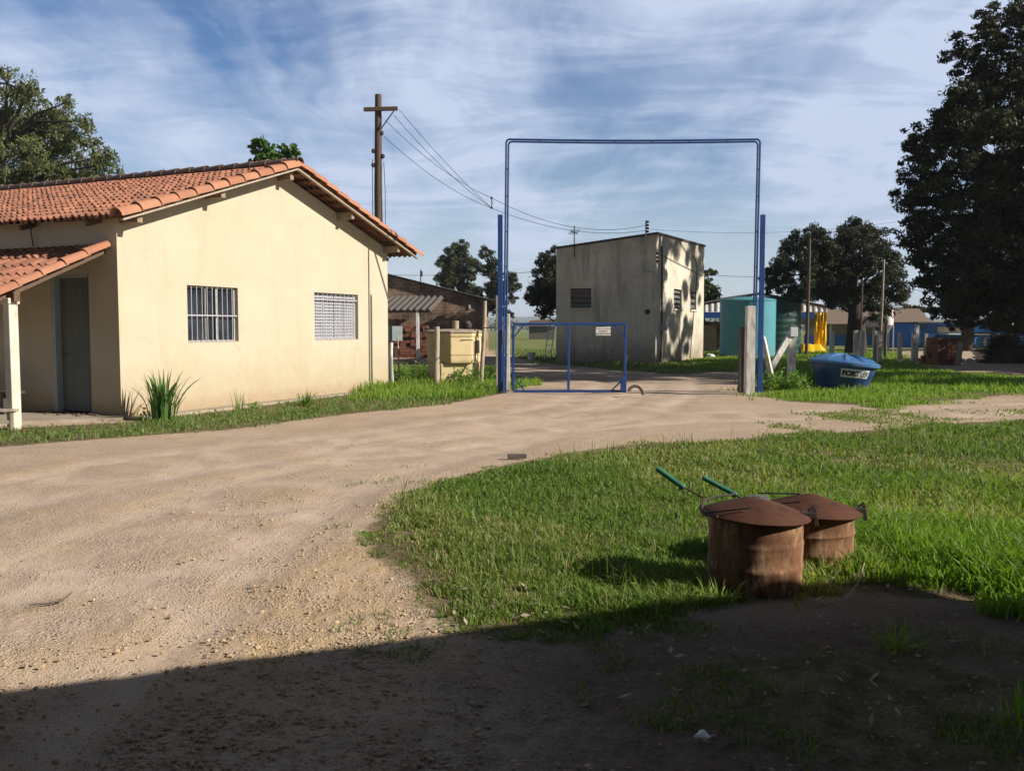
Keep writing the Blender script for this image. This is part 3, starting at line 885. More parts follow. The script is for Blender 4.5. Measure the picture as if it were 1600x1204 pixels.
# ------------------------------------------------------------------ wall builder (local: u along, z up)
def wall(mb, P0, U, Nrm, L, top, holes, thick):
    """wall sheet from P0 along U (length L), outward normal Nrm; top(u)->z; holes (u0,u1,z0,z1); reveals of depth thick"""
    P0, U, Nrm = Vector(P0), Vector(U), Vector(Nrm)
    us = sorted(set([0, L] + [h[0] for h in holes] + [h[1] for h in holes] + list(getattr(top, 'breaks', []))))
    pt = lambda u, z, d=0: P0 + U * u + Vector((0, 0, z)) - Nrm * d
    for i in range(len(us) - 1):
        a, b = us[i], us[i + 1]
        hs = sorted([h for h in holes if h[0] <= a + 1e-6 and h[1] >= b - 1e-6], key=lambda h: h[2])
        z = -0.15
        segs = []
        for h in hs:
            segs.append((z, z, h[2], h[2])); z = h[3]
        segs.append((z, z, top(a), top(b)))
        for z0a, z0b, z1a, z1b in segs:
            for d in (0, thick):
                f = [pt(a, z0a, d), pt(b, z0b, d), pt(b, z1b, d), pt(a, z1a, d)]
                mb.add(f, [(0, 1, 2, 3)], 0.5)
    for (a, b, z0, z1) in holes:
        c = [(a, z0), (b, z0), (b, z1), (a, z1)]
        for k in range(4):
            p, q_ = c[k], c[(k + 1) % 4]
            mb.add([pt(*p, 0), pt(*q_, 0), pt(*q_, thick), pt(*p, thick)], [(0, 1, 2, 3)], 0.5)


# ------------------------------------------------------------------ yellow house
A = gp(190, 655); B = gp(607, 607)
dv = (B - A); HL = dv.length; dv.normalize()
nv = Vector((dv.y, -dv.x, 0))
HROT = math.atan2(nv.y, nv.x)
house = empty('yellow_house', A, HROT, 'pale yellow plastered house with an orange clay tile gable roof', 'house')
HM = Matrix.Translation(A) @ Matrix.Rotation(HROT, 4, 'Z')
HMI = HM.inverted()


def on_gable(px, py): return HMI @ on_plane(px, py, A, nv)
def on_front(px, py): return HMI @ on_plane(px, py, A, dv)


HLEN = 14.0
EAVE, EAVE_R, APEX = 3.31, 3.46, 4.70
SLOPE, SLOPE_R = 0.336, 0.302


def gtop(u): return APEX - (APEX - (EAVE if u < HL / 2 else EAVE_R)) * abs(u - HL / 2) / (HL / 2)
gtop.breaks = [HL / 2]


def rect(f, a, b):
    p, q_ = f(*a), f(*b)
    return p, q_


p, q_ = on_gable(292, 445), on_gable(373, 535); p2 = on_gable(373, 450); p1 = on_gable(292, 534)
W1 = (p.y, q_.y, (q_.z + p1.z) / 2, (p.z + p2.z) / 2)
p, q_ = on_gable(491, 457), on_gable(560, 531); p2 = on_gable(560, 460); p1 = on_gable(491, 531)
W2 = (p.y, q_.y, (q_.z + p1.z) / 2, (p.z + p2.z) / 2)
dl, dr = on_front(79, 428), on_front(145, 640)
DU = (-dr.x, -dl.x, 0.06, (dl.z + on_front(136, 428).z) / 2)

mb = MB()
wall(mb, (0, 0, 0), (0, 1, 0), (1, 0, 0), HL, gtop, [W1, W2], 0.16)
flat = lambda u: EAVE
wall(mb, (0, 0, 0), (-1, 0, 0), (0, -1, 0), HLEN, flat, [DU], 0.16)
wall(mb, (0, HL, 0), (-1, 0, 0), (0, 1, 0), HLEN, lambda u: EAVE_R, [], 0.16)
wall(mb, (-HLEN, 0, 0), (0, 1, 0), (-1, 0, 0), HL, gtop, [], 0.16)
mb.build('wall', M['yellow_wall'], house)


def tiles(name, x0, x1, yr, zr, ye, slope, mat_, parent, per=0.146, course=0.36, amp=0.034, under=True, z_off=0.0):
    """rows of clay tiles between ridge (yr,zr) and eave ye; x runs along the ridge"""
    L = abs(ye - yr) / math.cos(math.atan(slope))
    sg = 1 if ye > yr else -1
    ca, sa = math.cos(math.atan(slope)), math.sin(math.atan(slope))
    nc = int(math.ceil(L / course))
    npz = int(round((x1 - x0) / per)); K = 8
    us = np.linspace(x0, x1, npz * K + 1)
    ph = (us - x0) / per * 2 * PI
    pr = amp * np.maximum(np.cos(ph), -0.55)
    V, Q, R = [], [], []
    rg = np.random.default_rng(len(name) + int(abs(ye) * 10))
    b = 0
    for c in range(nc):
        v0, v1 = L - c * course, max(L - (c + 1) * course - 0.05, 0)
        jit = np.repeat(rg.uniform(-0.02, 0.02, npz), K); jit = np.append(jit, jit[-1])
        jz = np.repeat(rg.uniform(-0.010, 0.010, npz), K); jz = np.append(jz, jz[-1])
        rows = [(v0 + jit, -0.012 + pr * 0 - 0.0 + pr, 0.0), (v0 + jit, pr + 0.035 + jz, 1), (v1 + 0 * jit, pr, 2)]
        for v, hh, tg in rows:
            yy = yr + sg * (v * ca) + sg * hh * sa
            zz_ = zr - v * sa + hh * ca + z_off
            V.append(np.stack([us, yy, zz_], -1))
        n = len(us); i = np.arange(n - 1)
        rr = rg.uniform(0, 1, npz)
        for k in range(2):
            Q.append(np.stack([b + k * n + i, b + k * n + i + 1, b + (k + 1) * n + i + 1, b + (k + 1) * n + i], -1))
            R.append(np.repeat(rr, K))
        b += 3 * n
    o = np_mesh(name, np.concatenate(V), np.concatenate(Q), None, mat_, parent, rnd=np.concatenate(R), smooth=True)
    o.data.set_sharp_from_angle(angle=math.radians(50))
    return o


OH = 0.50
ZR = APEX + 0.09
roof = tiles('roof', -HLEN, OH - 0.06, HL / 2, ZR, -0.34, SLOPE, M['tile'], house)
roof2 = tiles('roof', -HLEN, OH - 0.06, HL / 2, ZR, HL + 0.68, SLOPE_R, M['tile'], house)
# verge tiles
def barrel_run(mb, p0, p1, n, r0, r1, over=0.06, up=(0, 0, 1), seg=9, lift=0.02, full=1.05):
    p0, p1 = Vector(p0), Vector(p1)
    d = (p1 - p0); L = d.length; d.normalize()
    s = d.cross(Vector(up)); s.normalize(); u = s.cross(d)
    st = L / n
    for k in range(n):
        a = p0 + d * (k * st - over) + u * lift; b = p0 + d * ((k + 1) * st)
        vs = []
        rj = random.uniform(-0.006, 0.006)
        for q0, rr in ((a, r0 + rj), (b, r1 + rj)):
            for off in (0, -0.014):
                for i in range(seg):
                    th = -full * PI / 2 + full * PI * i / (seg - 1)
                    vs.append(q0 + s * math.sin(th) * (rr + off) + u * math.cos(th) * (rr + off))
        fs = []
        for i in range(seg - 1):
            fs.append((i, i + 1, 2 * seg + i + 1, 2 * seg + i))
            fs.append((seg + i + 1, seg + i, 3 * seg + i, 3 * seg + i + 1))
            fs.append((i + 1, i, seg + i, seg + i + 1))
        fs.append((0, 2 * seg, 3 * seg, seg)); fs.append((seg - 1, 2 * seg - 1, 4 * seg - 1, 3 * seg - 1))
        mb.add(vs, fs)


mb = MB()
zt = lambda yy: ZR - (SLOPE if yy < HL / 2 else SLOPE_R) * abs(yy - HL / 2)
barrel_run(mb, (OH - 0.03, -0.37, zt(-0.37) - 0.01), (OH - 0.03, HL / 2, ZR - 0.01), 11, 0.135, 0.112, over=0.05)
barrel_run(mb, (OH - 0.03, HL + 0.70, zt(HL + 0.70) - 0.01), (OH - 0.03, HL / 2, ZR - 0.01), 12, 0.135, 0.112, over=0.05)
mb.build('verge_tiles', M['verge'], house, smooth=True)
mb = MB()
barrel_run(mb, (OH, HL / 2, ZR + 0.03), (-HLEN, HL / 2, ZR + 0.03), 36, 0.115, 0.095, lift=0.02)
mb.build('ridge_tiles', M['ridge'], house, smooth=True)
# purlins, battens, boards
for yy in (0.12, HL * 0.25, HL / 2, HL * 0.75, HL - 0.12):
    z = gtop(yy) - 0.06
    if yy == HL / 2: z -= 0.06
    MB().beam((-1.0, yy, z), (OH - 0.1 if yy != HL / 2 else OH - 0.16, yy, z), 0.11, 0.15).build('purlin', M['timber'], house, bevel=0.006)
mb = MB()
for sg in (-1, 1):
    ye = -0.32 if sg < 0 else HL + 0.64
    nb = 13
    for k in range(nb):
        yy = HL / 2 + (ye - HL / 2) * (k + 0.6) / nb
        z = zt(yy) - 0.055
        mb.beam((-1.2, yy, z), (OH - 0.09, yy, z), 0.05, 0.03)
mb.build('batten', M['dark_timber'], house)
mb = MB()
for xx in (-0.35, -1.9, -3.5, -5.1, -6.7, -8.3):
    for sg in (-1, 1):
        ye = -0.28 if sg < 0 else HL + 0.58
        mb.beam((xx, HL / 2, ZR - 0.115), (xx, ye, zt(ye) - 0.115), 0.06, 0.08, up=(0, 0, 1))
mb.build('rafter', M['dark_timber'], house)
mb = MB()
for ye in (-0.32, HL + 0.66):
    p0, p1 = Vector((OH - 0.03, ye, zt(ye) - 0.075)), Vector((OH - 0.03, HL / 2, ZR - 0.075))
    mb.beam(p0, p1, 0.07, 0.03)
mb.build('verge_board', M['grey_wood'], house)
# small broken tile lump on the roof
# windows
def house_window(rc, kind):
    u0, u1, z0, z1 = rc
    wname = empty('window', (0, 0, 0)); wname.parent = house
    fr = MB()
    xr = -0.10
    for (c, s_) in (((xr, (u0 + u1) / 2, z0 + 0.02), (0.05, u1 - u0, 0.04)), ((xr, (u0 + u1) / 2, z1 - 0.02), (0.05, u1 - u0, 0.04)),
                    ((xr, u0 + 0.02, (z0 + z1) / 2), (0.05, 0.04, z1 - z0 - 0.08)), ((xr, u1 - 0.02, (z0 + z1) / 2), (0.05, 0.04, z1 - z0 - 0.08))):
        fr.box(c, s_)
    if kind == 'glass':
        for k in (0.40, 0.62):
            fr.box((xr + 0.006, u0 + (u1 - u0) * k, (z0 + z1) / 2), (0.03, 0.035, z1 - z0 - 0.08))
    fr.build('frame', M['steel_bar'], wname, bevel=0.003)
    bars = MB(); n = 10
    for k in range(1, n):
        yy = u0 + (u1 - u0) * k / n
        bars.tube([(xr + 0.07, yy, z0 + 0.005), (xr + 0.07, yy, z1 - 0.005)], 0.008, 6)
    zz0 = z0 + (z1 - z0) * (0.48 if kind == 'glass' else 0.86)
    bars.box((xr + 0.07, (u0 + u1) / 2, zz0), (0.012, u1 - u0, 0.022))
    bars.build('bars', M['grey_metal'], wname, smooth=True)
    if kind == 'glass':
        MB().box((xr - 0.025, (u0 + u1) / 2, (z0 + z1) / 2), (0.006, u1 - u0 - 0.06, z1 - z0 - 0.06)).build('pane', M['glass'], wname)
    else:
        sh = MB(); ns = 14
        hh = (z1 - z0 - 0.08) / ns
        rt = Matrix.Rotation(math.radians(57), 3, 'Y')
        for c in range(4):
            ya = u0 + 0.05 + (u1 - u0 - 0.1) * c / 4; yb = u0 + 0.05 + (u1 - u0 - 0.1) * (c + 1) / 4
            for k in range(ns):
                sh.box((xr, (ya + yb) / 2, z0 + 0.04 + hh * (k + 0.5)), (0.078, yb - ya - 0.03, 0.006), rt)
            sh.box((xr, yb, (z0 + z1) / 2), (0.04, 0.025, z1 - z0 - 0.08))
        sh.box((xr - 0.045, (u0 + u1) / 2, (z0 + z1) / 2), (0.004, u1 - u0 - 0.06, z1 - z0 - 0.06))
        sh.build('shutter', M['shutter'], wname)
    sm = MB()
    sm.box((-0.04, (u0 + u1) / 2, z0 + 0.008), (0.07, u1 - u0 - 0.004, 0.014))
    sm.build('sill', M['beige_wall'], wname, bevel=0.005)
    # thin rendered edge
    return wname


house_window(W1, 'glass')['label'] = 'dark glazed window behind thin bars'
house_window(W2, 'shutter')['label'] = 'window with closed grey louvred shutters'
# door
door = empty('door', (0, 0, 0)); door.parent = house
x0, x1 = -DU[1], -DU[0]
z0, z1 = DU[2], DU[3]
m_ = MB()
m_.box((x0 + 0.05, 0.06, (z0 + z1) / 2), (0.09, 0.16, z1 - z0)).box((x1 - 0.03, 0.08, (z0 + z1) / 2), (0.05, 0.10, z1 - z0)).box(((x0 + x1) / 2, 0.08, z1 - 0.03), (x1 - x0 - 0.14, 0.10, 0.06))
m_.build('door_frame', M['meter_grey'], door, bevel=0.004)
m_ = MB(); dw = x1 - x0 - 0.15
cx = (x0 + 0.1 + x1 - 0.055) / 2
m_.box((cx, 0.115, (z0 + z1) / 2), (dw, 0.035, z1 - z0 - 0.06))
for (za, zb) in ((0.06, 0.86), (0.99, z1 - z0 - 0.14)):
    m_.box((cx, 0.0955, z0 + (za + zb) / 2), (dw - 0.2, 0.008, zb - za - 0.1))
m_.build('leaf', M['door_grey'], door, bevel=0.004)
MB().tube([(x0 + 0.17, 0.09, z0 + 1.0), (x0 + 0.17, 0.05, z0 + 1.0), (x0 + 0.27, 0.05, z0 + 1.0)], 0.011, 6).build('handle', M['dark_metal'], door, smooth=True)
# porch roof
PR = tiles('porch_roof', -7.5, -0.20, 0.0, 2.86, -2.02, 0.44, M['tile'], house, per=0.19, course=0.40, amp=0.04)
mb = MB()
barrel_run(mb, (-0.2, -2.05, 2.86 - 2.05 * 0.44), (-0.2, 0.0, 2.86), 5, 0.10, 0.085)
mb.build('porch_verge_tiles', M['verge'], house, smooth=True)
mb = MB()
mb.beam((-7.5, -1.75, 2.86 - 1.75 * 0.44 - 0.13), (-0.10, -1.75, 2.86 - 1.75 * 0.44 - 0.13), 0.10, 0.13)
for xx in (-0.28, -1.4, -2.6, -3.8, -5.0):
    mb.beam((xx, 0, 2.86 - 0.09), (xx, -1.95, 2.86 - 1.95 * 0.44 - 0.09), 0.05, 0.07)
mb.build('porch_beam', M['dark_timber'], house)
for xx in (-0.28, -4.2):
    MB().box((xx + 0.03, -1.75, 0.88), (0.135, 0.15, 2.1)).box((xx + 0.03, -1.75, 1.90), (0.18, 0.19, 0.09)).build('porch_column', M['cream_paint'], house, bevel=0.012)
sl_ = [HMI @ gp(192, 658), HMI @ gp(30, 664), HMI @ gp(-400, 690)]
pts = [Vector((0.05, 0.0, 0))] + [Vector((p_.x, p_.y, 0)) for p_ in sl_] + [Vector((sl_[-1].x, 0, 0))]
MB().hexa([p_ + Vector((0, 0, -0.1)) for p_ in pts], [p_ + Vector((0, 0, 0.06)) for p_ in pts]).build('porch_slab', M['slab'], house)
mb = MB()
for k in range(60):
    u_ = random.uniform(0, 1)
    c_ = Vector((-0.25 - 1.6 * u_, -0.05 - abs(random.gauss(0, 0.10)), 0.062))
    r_ = random.uniform(0.015, 0.05)
    mb.lathe([(r_ * 0.3, 0), (r_, r_ * 0.15), (r_ * 0.7, r_ * 0.5), (r_ * 0.1, r_ * 0.7)], c_, 6)
o = mb.build('swept_dirt', M['dark_timber']); o.matrix_world = HM
tag(o, 'dry dirt and leaves swept against the grey porch door', 'dirt', kind='stuff')
# cable at porch wall
MB().tube([HMI @ on_plane(60, 335, A - dv * 0.1, dv), HMI @ on_plane(48, 360, A - dv * 0.08, dv), HMI @ on_plane(52, 385, A - dv * 0.05, dv)], 0.012, 6).build('wall_cable', M['wire'], house, smooth=True)

# plinth/apron of the gable
mb = MB(); mb.box((0.16, HL / 2, -0.02), (0.30, HL, 0.10)); mb.build('apron', M['slab'], house)

# stool and things under the porch
st = gp(8, 672)
stool = empty('wooden_stool', st, 0.2, 'rough low wooden stool beside the white porch column', 'stool')
mb = MB(); mb.box((0, 0, 0.30), (0.36, 0.26, 0.035)); mb.build('seat', M['grey_wood'], stool, bevel=0.004)
for sx in (-1, 1):
    for sy in (-1, 1):
        MB().box((sx * 0.13, sy * 0.09, 0.14), (0.045, 0.04, 0.285)).build('leg', M['grey_wood'], stool, bevel=0.003)
MB().box((0, -0.09, 0.13), (0.22, 0.025, 0.05)).build('stretcher', M['grey_wood'], stool)
pb = HM @ Vector((-2.6, -0.5, 0.06))
bench = empty('dark_bench', pb, HROT, 'low dark bench against the porch wall behind the column', 'bench')
MB().box((0, 0, 0.36), (1.5, 0.35, 0.05)).build('seat', M['dark_metal'], bench, bevel=0.005)
for sx in (-1, 1): MB().box((sx * 0.6, 0, 0.165), (0.06, 0.3, 0.33)).build('leg', M['dark_metal'], bench)

# ------------------------------------------------------------------ plants by the house
def strap_plant(name, label, base, n, hmin, hmax, spread, wd, m, seed, cat='plant', curve=0.35):
    rg = random.Random(seed)
    mb = MB()
    for k in range(n):
        a = rg.uniform(0, 2 * PI); h = rg.uniform(hmin, hmax); ln = h * rg.uniform(0.05, curve)
        r0 = rg.uniform(0, spread)
        b0 = Vector((math.cos(a) * r0, math.sin(a) * r0, -0.02))
        dr_ = Vector((math.cos(a), math.sin(a), 0)); sd = Vector((-dr_.y, dr_.x, 0)) * wd / 2
        if rg.random() < 0.5: sd = dr_.cross(Vector((rg.uniform(-1, 1), rg.uniform(-1, 1), 0.6))).normalized() * wd / 2
        vs, fs = [], []
        N = 6
        for i in range(N + 1):
            t = i / N
            c = b0 + dr_ * (ln * t * t) + Vector((0, 0, h * (t - 0.18 * t * t * (ln / h) * 3)))
            wdt = (1 - t ** 2.2) * 0.9 + 0.1
            vs += [c - sd * wdt, c + sd * wdt]
        for i in range(N): fs.append((2 * i, 2 * i + 1, 2 * i + 3, 2 * i + 2))
        mb.add(vs, fs)
    o = mb.build(name, m); o.location = base
    tag(o, label, cat)
    return o


def leafy_weed(name, label, base, n, h, rad_, m, seed, leaf=0.06, cat='weed', group=None):
    rg = np.random.default_rng(seed)
    root = empty(name, base, 0, label, cat, group)
    mb = MB(); C = []
    for k in range(n):
        a = rg.uniform(0, 2 * PI); r = rad_ * rg.uniform(0, 1) ** 0.6
        hh = h * rg.uniform(0.5, 1.1)
        p0 = Vector((math.cos(a) * r * 0.6, math.sin(a) * r * 0.6, -0.03)); p1 = Vector((math.cos(a) * r, math.sin(a) * r, hh))
        pm_ = (p0 + p1) / 2 + Vector((rg.uniform(-.05, .05), rg.uniform(-.05, .05), 0))
        mb.tube([p0, pm_, p1], [0.006, 0.004, 0.002], 4)
        for i in range(int(14 * hh / 0.4) + 4):
            t = rg.uniform(0.15, 1.0)
            c = (p0 * (1 - t) + p1 * t) + Vector(tuple(rg.normal(0, 0.035 + 0.03 * (1 - t), 3)))
            C.append(c)
    mb.build('stem', M['weed'], root)
    C = np.array(C); m_n = len(C)
    leaves(C, leaf, m, root, 'foliage', rg, 0.5)
    return root


def leaves(C, size, m, parent, name, rg, aspect=0.42, droop=0.2):
    n = len(C)
    a = rg.normal(0, 1, (n, 3)); a[:, 2] -= droop
    a /= np.linalg.norm(a, axis=1)[:, None] + 1e-9
    b = rg.normal(0, 1, (n, 3)); b -= a * (a * b).sum(1)[:, None]
    b /= np.linalg.norm(b, axis=1)[:, None] + 1e-9
    L = size * rg.uniform(0.6, 1.35, n)[:, None]
    V = np.stack([C - a * L / 2, C + b * L * aspect / 2 - a * L * 0.08, C + a * L / 2, C - b * L * aspect / 2 - a * L * 0.08], 1).reshape(-1, 3)
    return np_mesh(name, V, np.arange(n * 4).reshape(-1, 4), None, m, parent, rnd=rg.uniform(0, 1, n))


g0 = gp(254, 657)
strap_plant('flax_plant', 'tall clump of upright strap leaves at the near end of the yellow wall', g0, 85, 0.5, 0.98, 0.22, 0.05, M['leaf_bright'], 3, curve=0.5)
# the one long arching leaf belongs to the clump
strap_plant('dry_weed', 'thin weed with dry stalks under the barred glass window', gp(372, 643), 22, 0.15, 0.5, 0.16, 0.018, M['grass'], 4)
leafy_weed('leafy_weed', 'small leafy weed under the barred glass window', gp(398, 640), 8, 0.16, 0.16, M['weed'], 5)
strap_plant('flax_plant', 'small clump of strap leaves under the louvred window', gp(480, 634), 40, 0.15, 0.42, 0.2, 0.03, M['grass'], 6, curve=0.6)
leafy_weed('leafy_weed', 'leafy weed at the foot of the tall strap leaved clump', gp(232, 657), 10, 0.2, 0.2, M['weed'], 8)

# ------------------------------------------------------------------ blue gate
GY = 20.6
GL, GR = -0.22, 5.71
def pipe_path(off):
    xl, xr, zt_ = GL + 0.09 + off, GR - 0.09 - off, 5.77 - off
    rc = 0.08
    P = [(xl - 0.07, 0, 0.0), (xl - 0.03, 0, 3.0), (xl, 0, zt_ - rc)]
    P += [(xl + rc - rc * math.cos(t), 0, zt_ - rc + rc * math.sin(t)) for t in np.linspace(0.3, PI / 2, 4)]
    for k in range(1, 6):
        P.append((xl + (xr - xl) * k / 6, 0, zt_ - 0.03 * math.sin(PI * k / 6)))
    P += [(xr - rc + rc * math.sin(t), 0, zt_ - rc + rc * math.cos(t)) for t in np.linspace(0, PI / 2 - 0.3, 4)]
    P += [(xr, 0, zt_ - rc), (xr - 0.02, 0, 3.0), (xr - 0.05, 0, 0.0)]
    return P


arch = empty('gate_arch', (0, GY, 0), 0, 'tall blue double pipe arch framing the gateway', 'gate arch')
MB().tube(pipe_path(0.0), 0.022, 8).build('outer_pipe', M['blue_paint'], arch, smooth=True)
MB().tube(pipe_path(0.052), 0.021, 8).build('inner_pipe', M['blue_paint'], arch, smooth=True)
for z in (0.9, 1.9, 2.9, 3.7, 4.5, 5.1):
    for xx in (GL + 0.095, GR - 0.12): MB().box((xx, 0, z), (0.05, 0.02, 0.03)).build('spacer', M['blue_paint'], arch)
for k in range(1, 7): MB().box((GL + (GR - GL) * k / 7, 0, 5.71), (0.03, 0.02, 0.05)).build('spacer', M['blue_paint'], arch)
for nm, xx, zz_, lb in (('gate_post', GL - 0.05, 4.1, 'thick blue steel post at the hinge side of the gateway'), ('gate_post', GR + 0.06, 4.1, 'thick blue steel post at the open right side of the gateway')):
    o = MB().box((0, 0, zz_ / 2 - 0.1), (0.115, 0.045, zz_ + 0.2)).build(nm, M['blue_paint'], bevel=0.008)
    o.location = (xx - (0.02 if xx > 2 else 0), GY + 0.14, 0)
    tag(o, lb, 'post', 'blue gate posts')
gate = empty('gate_leaf', (0.0, GY, 0.03), 0, 'low blue tubular gate leaf standing across the left of the gateway', 'gate')
gw, ghh = 2.60, 1.60
MB().box((gw / 2 + 0.03, 0, ghh - 0.03), (gw, 0.06, 0.06)).build('top_rail', M['blue_paint'], gate, bevel=0.008)
MB().box((gw / 2 + 0.03, 0, 0.03), (gw, 0.06, 0.06)).build('bottom_rail', M['blue_paint'], gate, bevel=0.008)
for xx in (0.03, 1.30, gw): MB().box((xx, 0, ghh / 2), (0.055, 0.055, ghh - 0.12)).build('upright', M['blue_paint'], gate, bevel=0.008)
for a_, b_ in (((0.05, ghh - 0.32), (0.27, ghh - 0.05)), ((gw - 0.03, ghh - 0.30), (gw - 0.26, ghh - 0.05)), ((0.05, 0.32), (0.28, 0.05)), ((gw - 0.05, 0.30), (gw - 0.30, 0.05))):
    MB().beam((a_[0], 0, a_[1]), (b_[0], 0, b_[1]), 0.03, 0.035, up=(0, 1, 0)).build('corner_brace', M['blue_paint'], gate)
MB().box((gw - 0.04, -0.05, 0.19), (0.13, 0.10, 0.30)).build('lock_box', M['blue_paint'], gate, bevel=0.008)
for zz_ in (0.3, 1.3): MB().box((0.015, 0.05, zz_), (0.06, 0.06, 0.12)).build('hinge', M['dark_metal'], gate)
sign = empty('gate_sign', (0, GY - 0.045, 0), 0, 'small white no entry sign wired to the top of the blue gate', 'sign')
sa = at(931, 509, GY - 0.045); sb = at(954, 524, GY - 0.045)
sc_ = (sa + sb) / 2; sign.location = (sc_.x, GY - 0.045, sc_.z)
sw, sh_ = (sb.x - sa.x), (sa.z - sb.z)
m_ = MB(); m_.hexa([(-sw / 2, -.003, -sh_ / 2), (sw / 2, -.003, -sh_ / 2), (sw / 2, .003, -sh_ / 2), (-sw / 2, .003, -sh_ / 2)],
                   [(-sw / 2, -.003, sh_ / 2 - 0.03), (sw / 2, -.003, sh_ / 2 - 0.02), (sw / 2, .003, sh_ / 2 - 0.02), (-sw / 2, .003, sh_ / 2 - 0.03)])
m_.build('panel', M['white_paint'], sign)
for s_, zz_, mt, sz in (('PROIBIDA A ENTRADA', 0.042, 'red_ink', 0.033), ('DE PESSOAS', -0.012, 'ink', 0.037), ('NÃO AUTORIZADAS', -0.068, 'ink', 0.037)):
    t_o = text_mesh(s_, sz, M[mt], sign, 'lettering', 0.0006)
    t_o.rotation_euler = (PI / 2, 0, 0); t_o.location = (0, -0.006, zz_)

# posts around the gate
def post(name, px, ytop, ybot, wpx, m, label, Y=None, lean=0.0, round_=False, group=None, cat='post'):
    b_ = gp(px, ybot) if Y is None else Vector((at(px, 513, Y).x, Y, 0))
    Yd = b_.y
    z = at(px, ytop, Yd).z; wd = wpx / 1400 * Yd
    mb = MB()
    if round_:
        N = 7
        mb.tube([(lean * t + 0.012 * math.sin(5 * t + px), 0.01 * math.sin(3 * t + px), -0.15 + (z + 0.15) * t) for t in np.linspace(0, 1, N)],
                [wd / 2 * (1.08 - 0.16 * t) for t in np.linspace(0, 1, N)], 10)
    else:
        mb.hexa([(-wd / 2, -wd / 2, -0.15), (wd / 2, -wd / 2, -0.15), (wd / 2, wd / 2, -0.15), (-wd / 2, wd / 2, -0.15)],
                [(lean - wd * .46, -wd * .46, z), (lean + wd * .46, -wd * .46, z), (lean + wd * .46, wd * .46, z), (lean - wd * .46, wd * .46, z)])
    o = mb.build(name, m, smooth=round_, bevel=0 if round_ else 0.01)
    o.location = (b_.x, b_.y, 0)
    return tag(o, label, cat, group)


post('white_post', 793.5, 490, 605, 7, M['white_post'], 'white post the blue gate leaf hangs against', Y=21.6)
post('concrete_post', 777, 462, 604, 5, M['grey_concrete'], 'slim grey concrete post just left of the thick blue hinge post', Y=21.9)
post('white_post', 1172, 478, 618, 14, M['white_post'], 'broad white concrete post left of the right blue gate post', Y=20.3)
post('wooden_post', 1160, 511, 616, 10, M['old_wood'], 'short weathered dark wooden post beside the broad white post', Y=20.9)
vz = empty('braced_post', gp(1236, 597), 0, 'white concrete post with a slanting strut and a white box on top', 'post')
vp = vz.location.copy()
zt_ = at(1236, 522, vp.y).z
MB().box((0, 0, zt_ / 2 - 0.05), (0.19, 0.18, zt_ + 0.1)).build('upright', M['white_post'], vz, bevel=0.012)
q1 = at(1209, 586, vp.y - 1.0) - vp
MB().beam((-0.10, -0.08, zt_ - 0.06), (q1.x, -0.4, q1.z), 0.16, 0.15, up=(0, 1, 0)).build('strut', M['white_post'], vz, bevel=0.012)
MB().box((0.0, -0.14, zt_ + 0.06), (0.20, 0.12, 0.26)).build('box', M['white_plastic'], vz, bevel=0.01)
vq = gp(1190, 617)
o = MB().beam((0, 0, 1.30), (0.56, 0.9, 0.0), 0.11, 0.11).build('slanting_strut', M['white_post'], bevel=0.01)
o.location = (GR + 0.12, GY + 0.28, 0)
tag(o, 'white strut slanting down from the right gate post', 'strut')
# left posts by the yellow tank
post('wooden_post', 682, 510, 602, 9.5, M['grey_wood'], 'pale wooden post standing in front of the yellow tank', Y=23.2, round_=True)
post('wooden_post', 752, 470, 600, 6.5, M['grey_wood'], 'tall pale leaning stick right of the yellow tank', Y=24.6, lean=0.10, round_=True)
post('pvc_pipe', 611, 535, 592, 6.5, M['pvc'], 'short white pipe standing at the corner of the yellow house', Y=23.2, round_=True, cat='pipe')
post('thin_stick', 625, 528, 575, 2.6, M['grey_wood'], 'thin stick leaning in front of the grey meter box', Y=25.0, lean=-0.08, round_=True, cat='stick')
pf_ = MB()
for k in range(2):
    x_ = at(745 + 20 * 0, 513, 24.3).x
pa, pb_, pc_, pd_ = at(746, 600, 24.0), at(747, 516, 24.0), at(751, 512, 24.0), at(783, 512, 21.5)
o = MB().tube([pa, pb_, pc_, (pc_ + pd_) / 2, pd_], 0.013, 6).build('bent_pipe', M['dark_metal'], smooth=True)
tag(o, 'thin dark blue bent pipe between yellow tank and gate post', 'pipe')
mtr = empty('meter_box', at(620, 521, 25.6), 0.25, 'grey metal meter box beside the yellow house corner', 'meter box')
MB().box((0, 0, 0), (0.30, 0.16, 0.42)).build('case', M['meter_grey'], mtr, bevel=0.012)
MB().box((-0.24, 0.02, 0), (0.14, 0.14, 0.42)).build('side_case', M['green_tank'], mtr, bevel=0.01)
MB().tube([(-0.2, 0.12, 0.1), (-0.2, 0.12, -mtr.location.z - 0.1)], 0.04, 8).build('support_post', M['old_wood'], mtr, smooth=True)

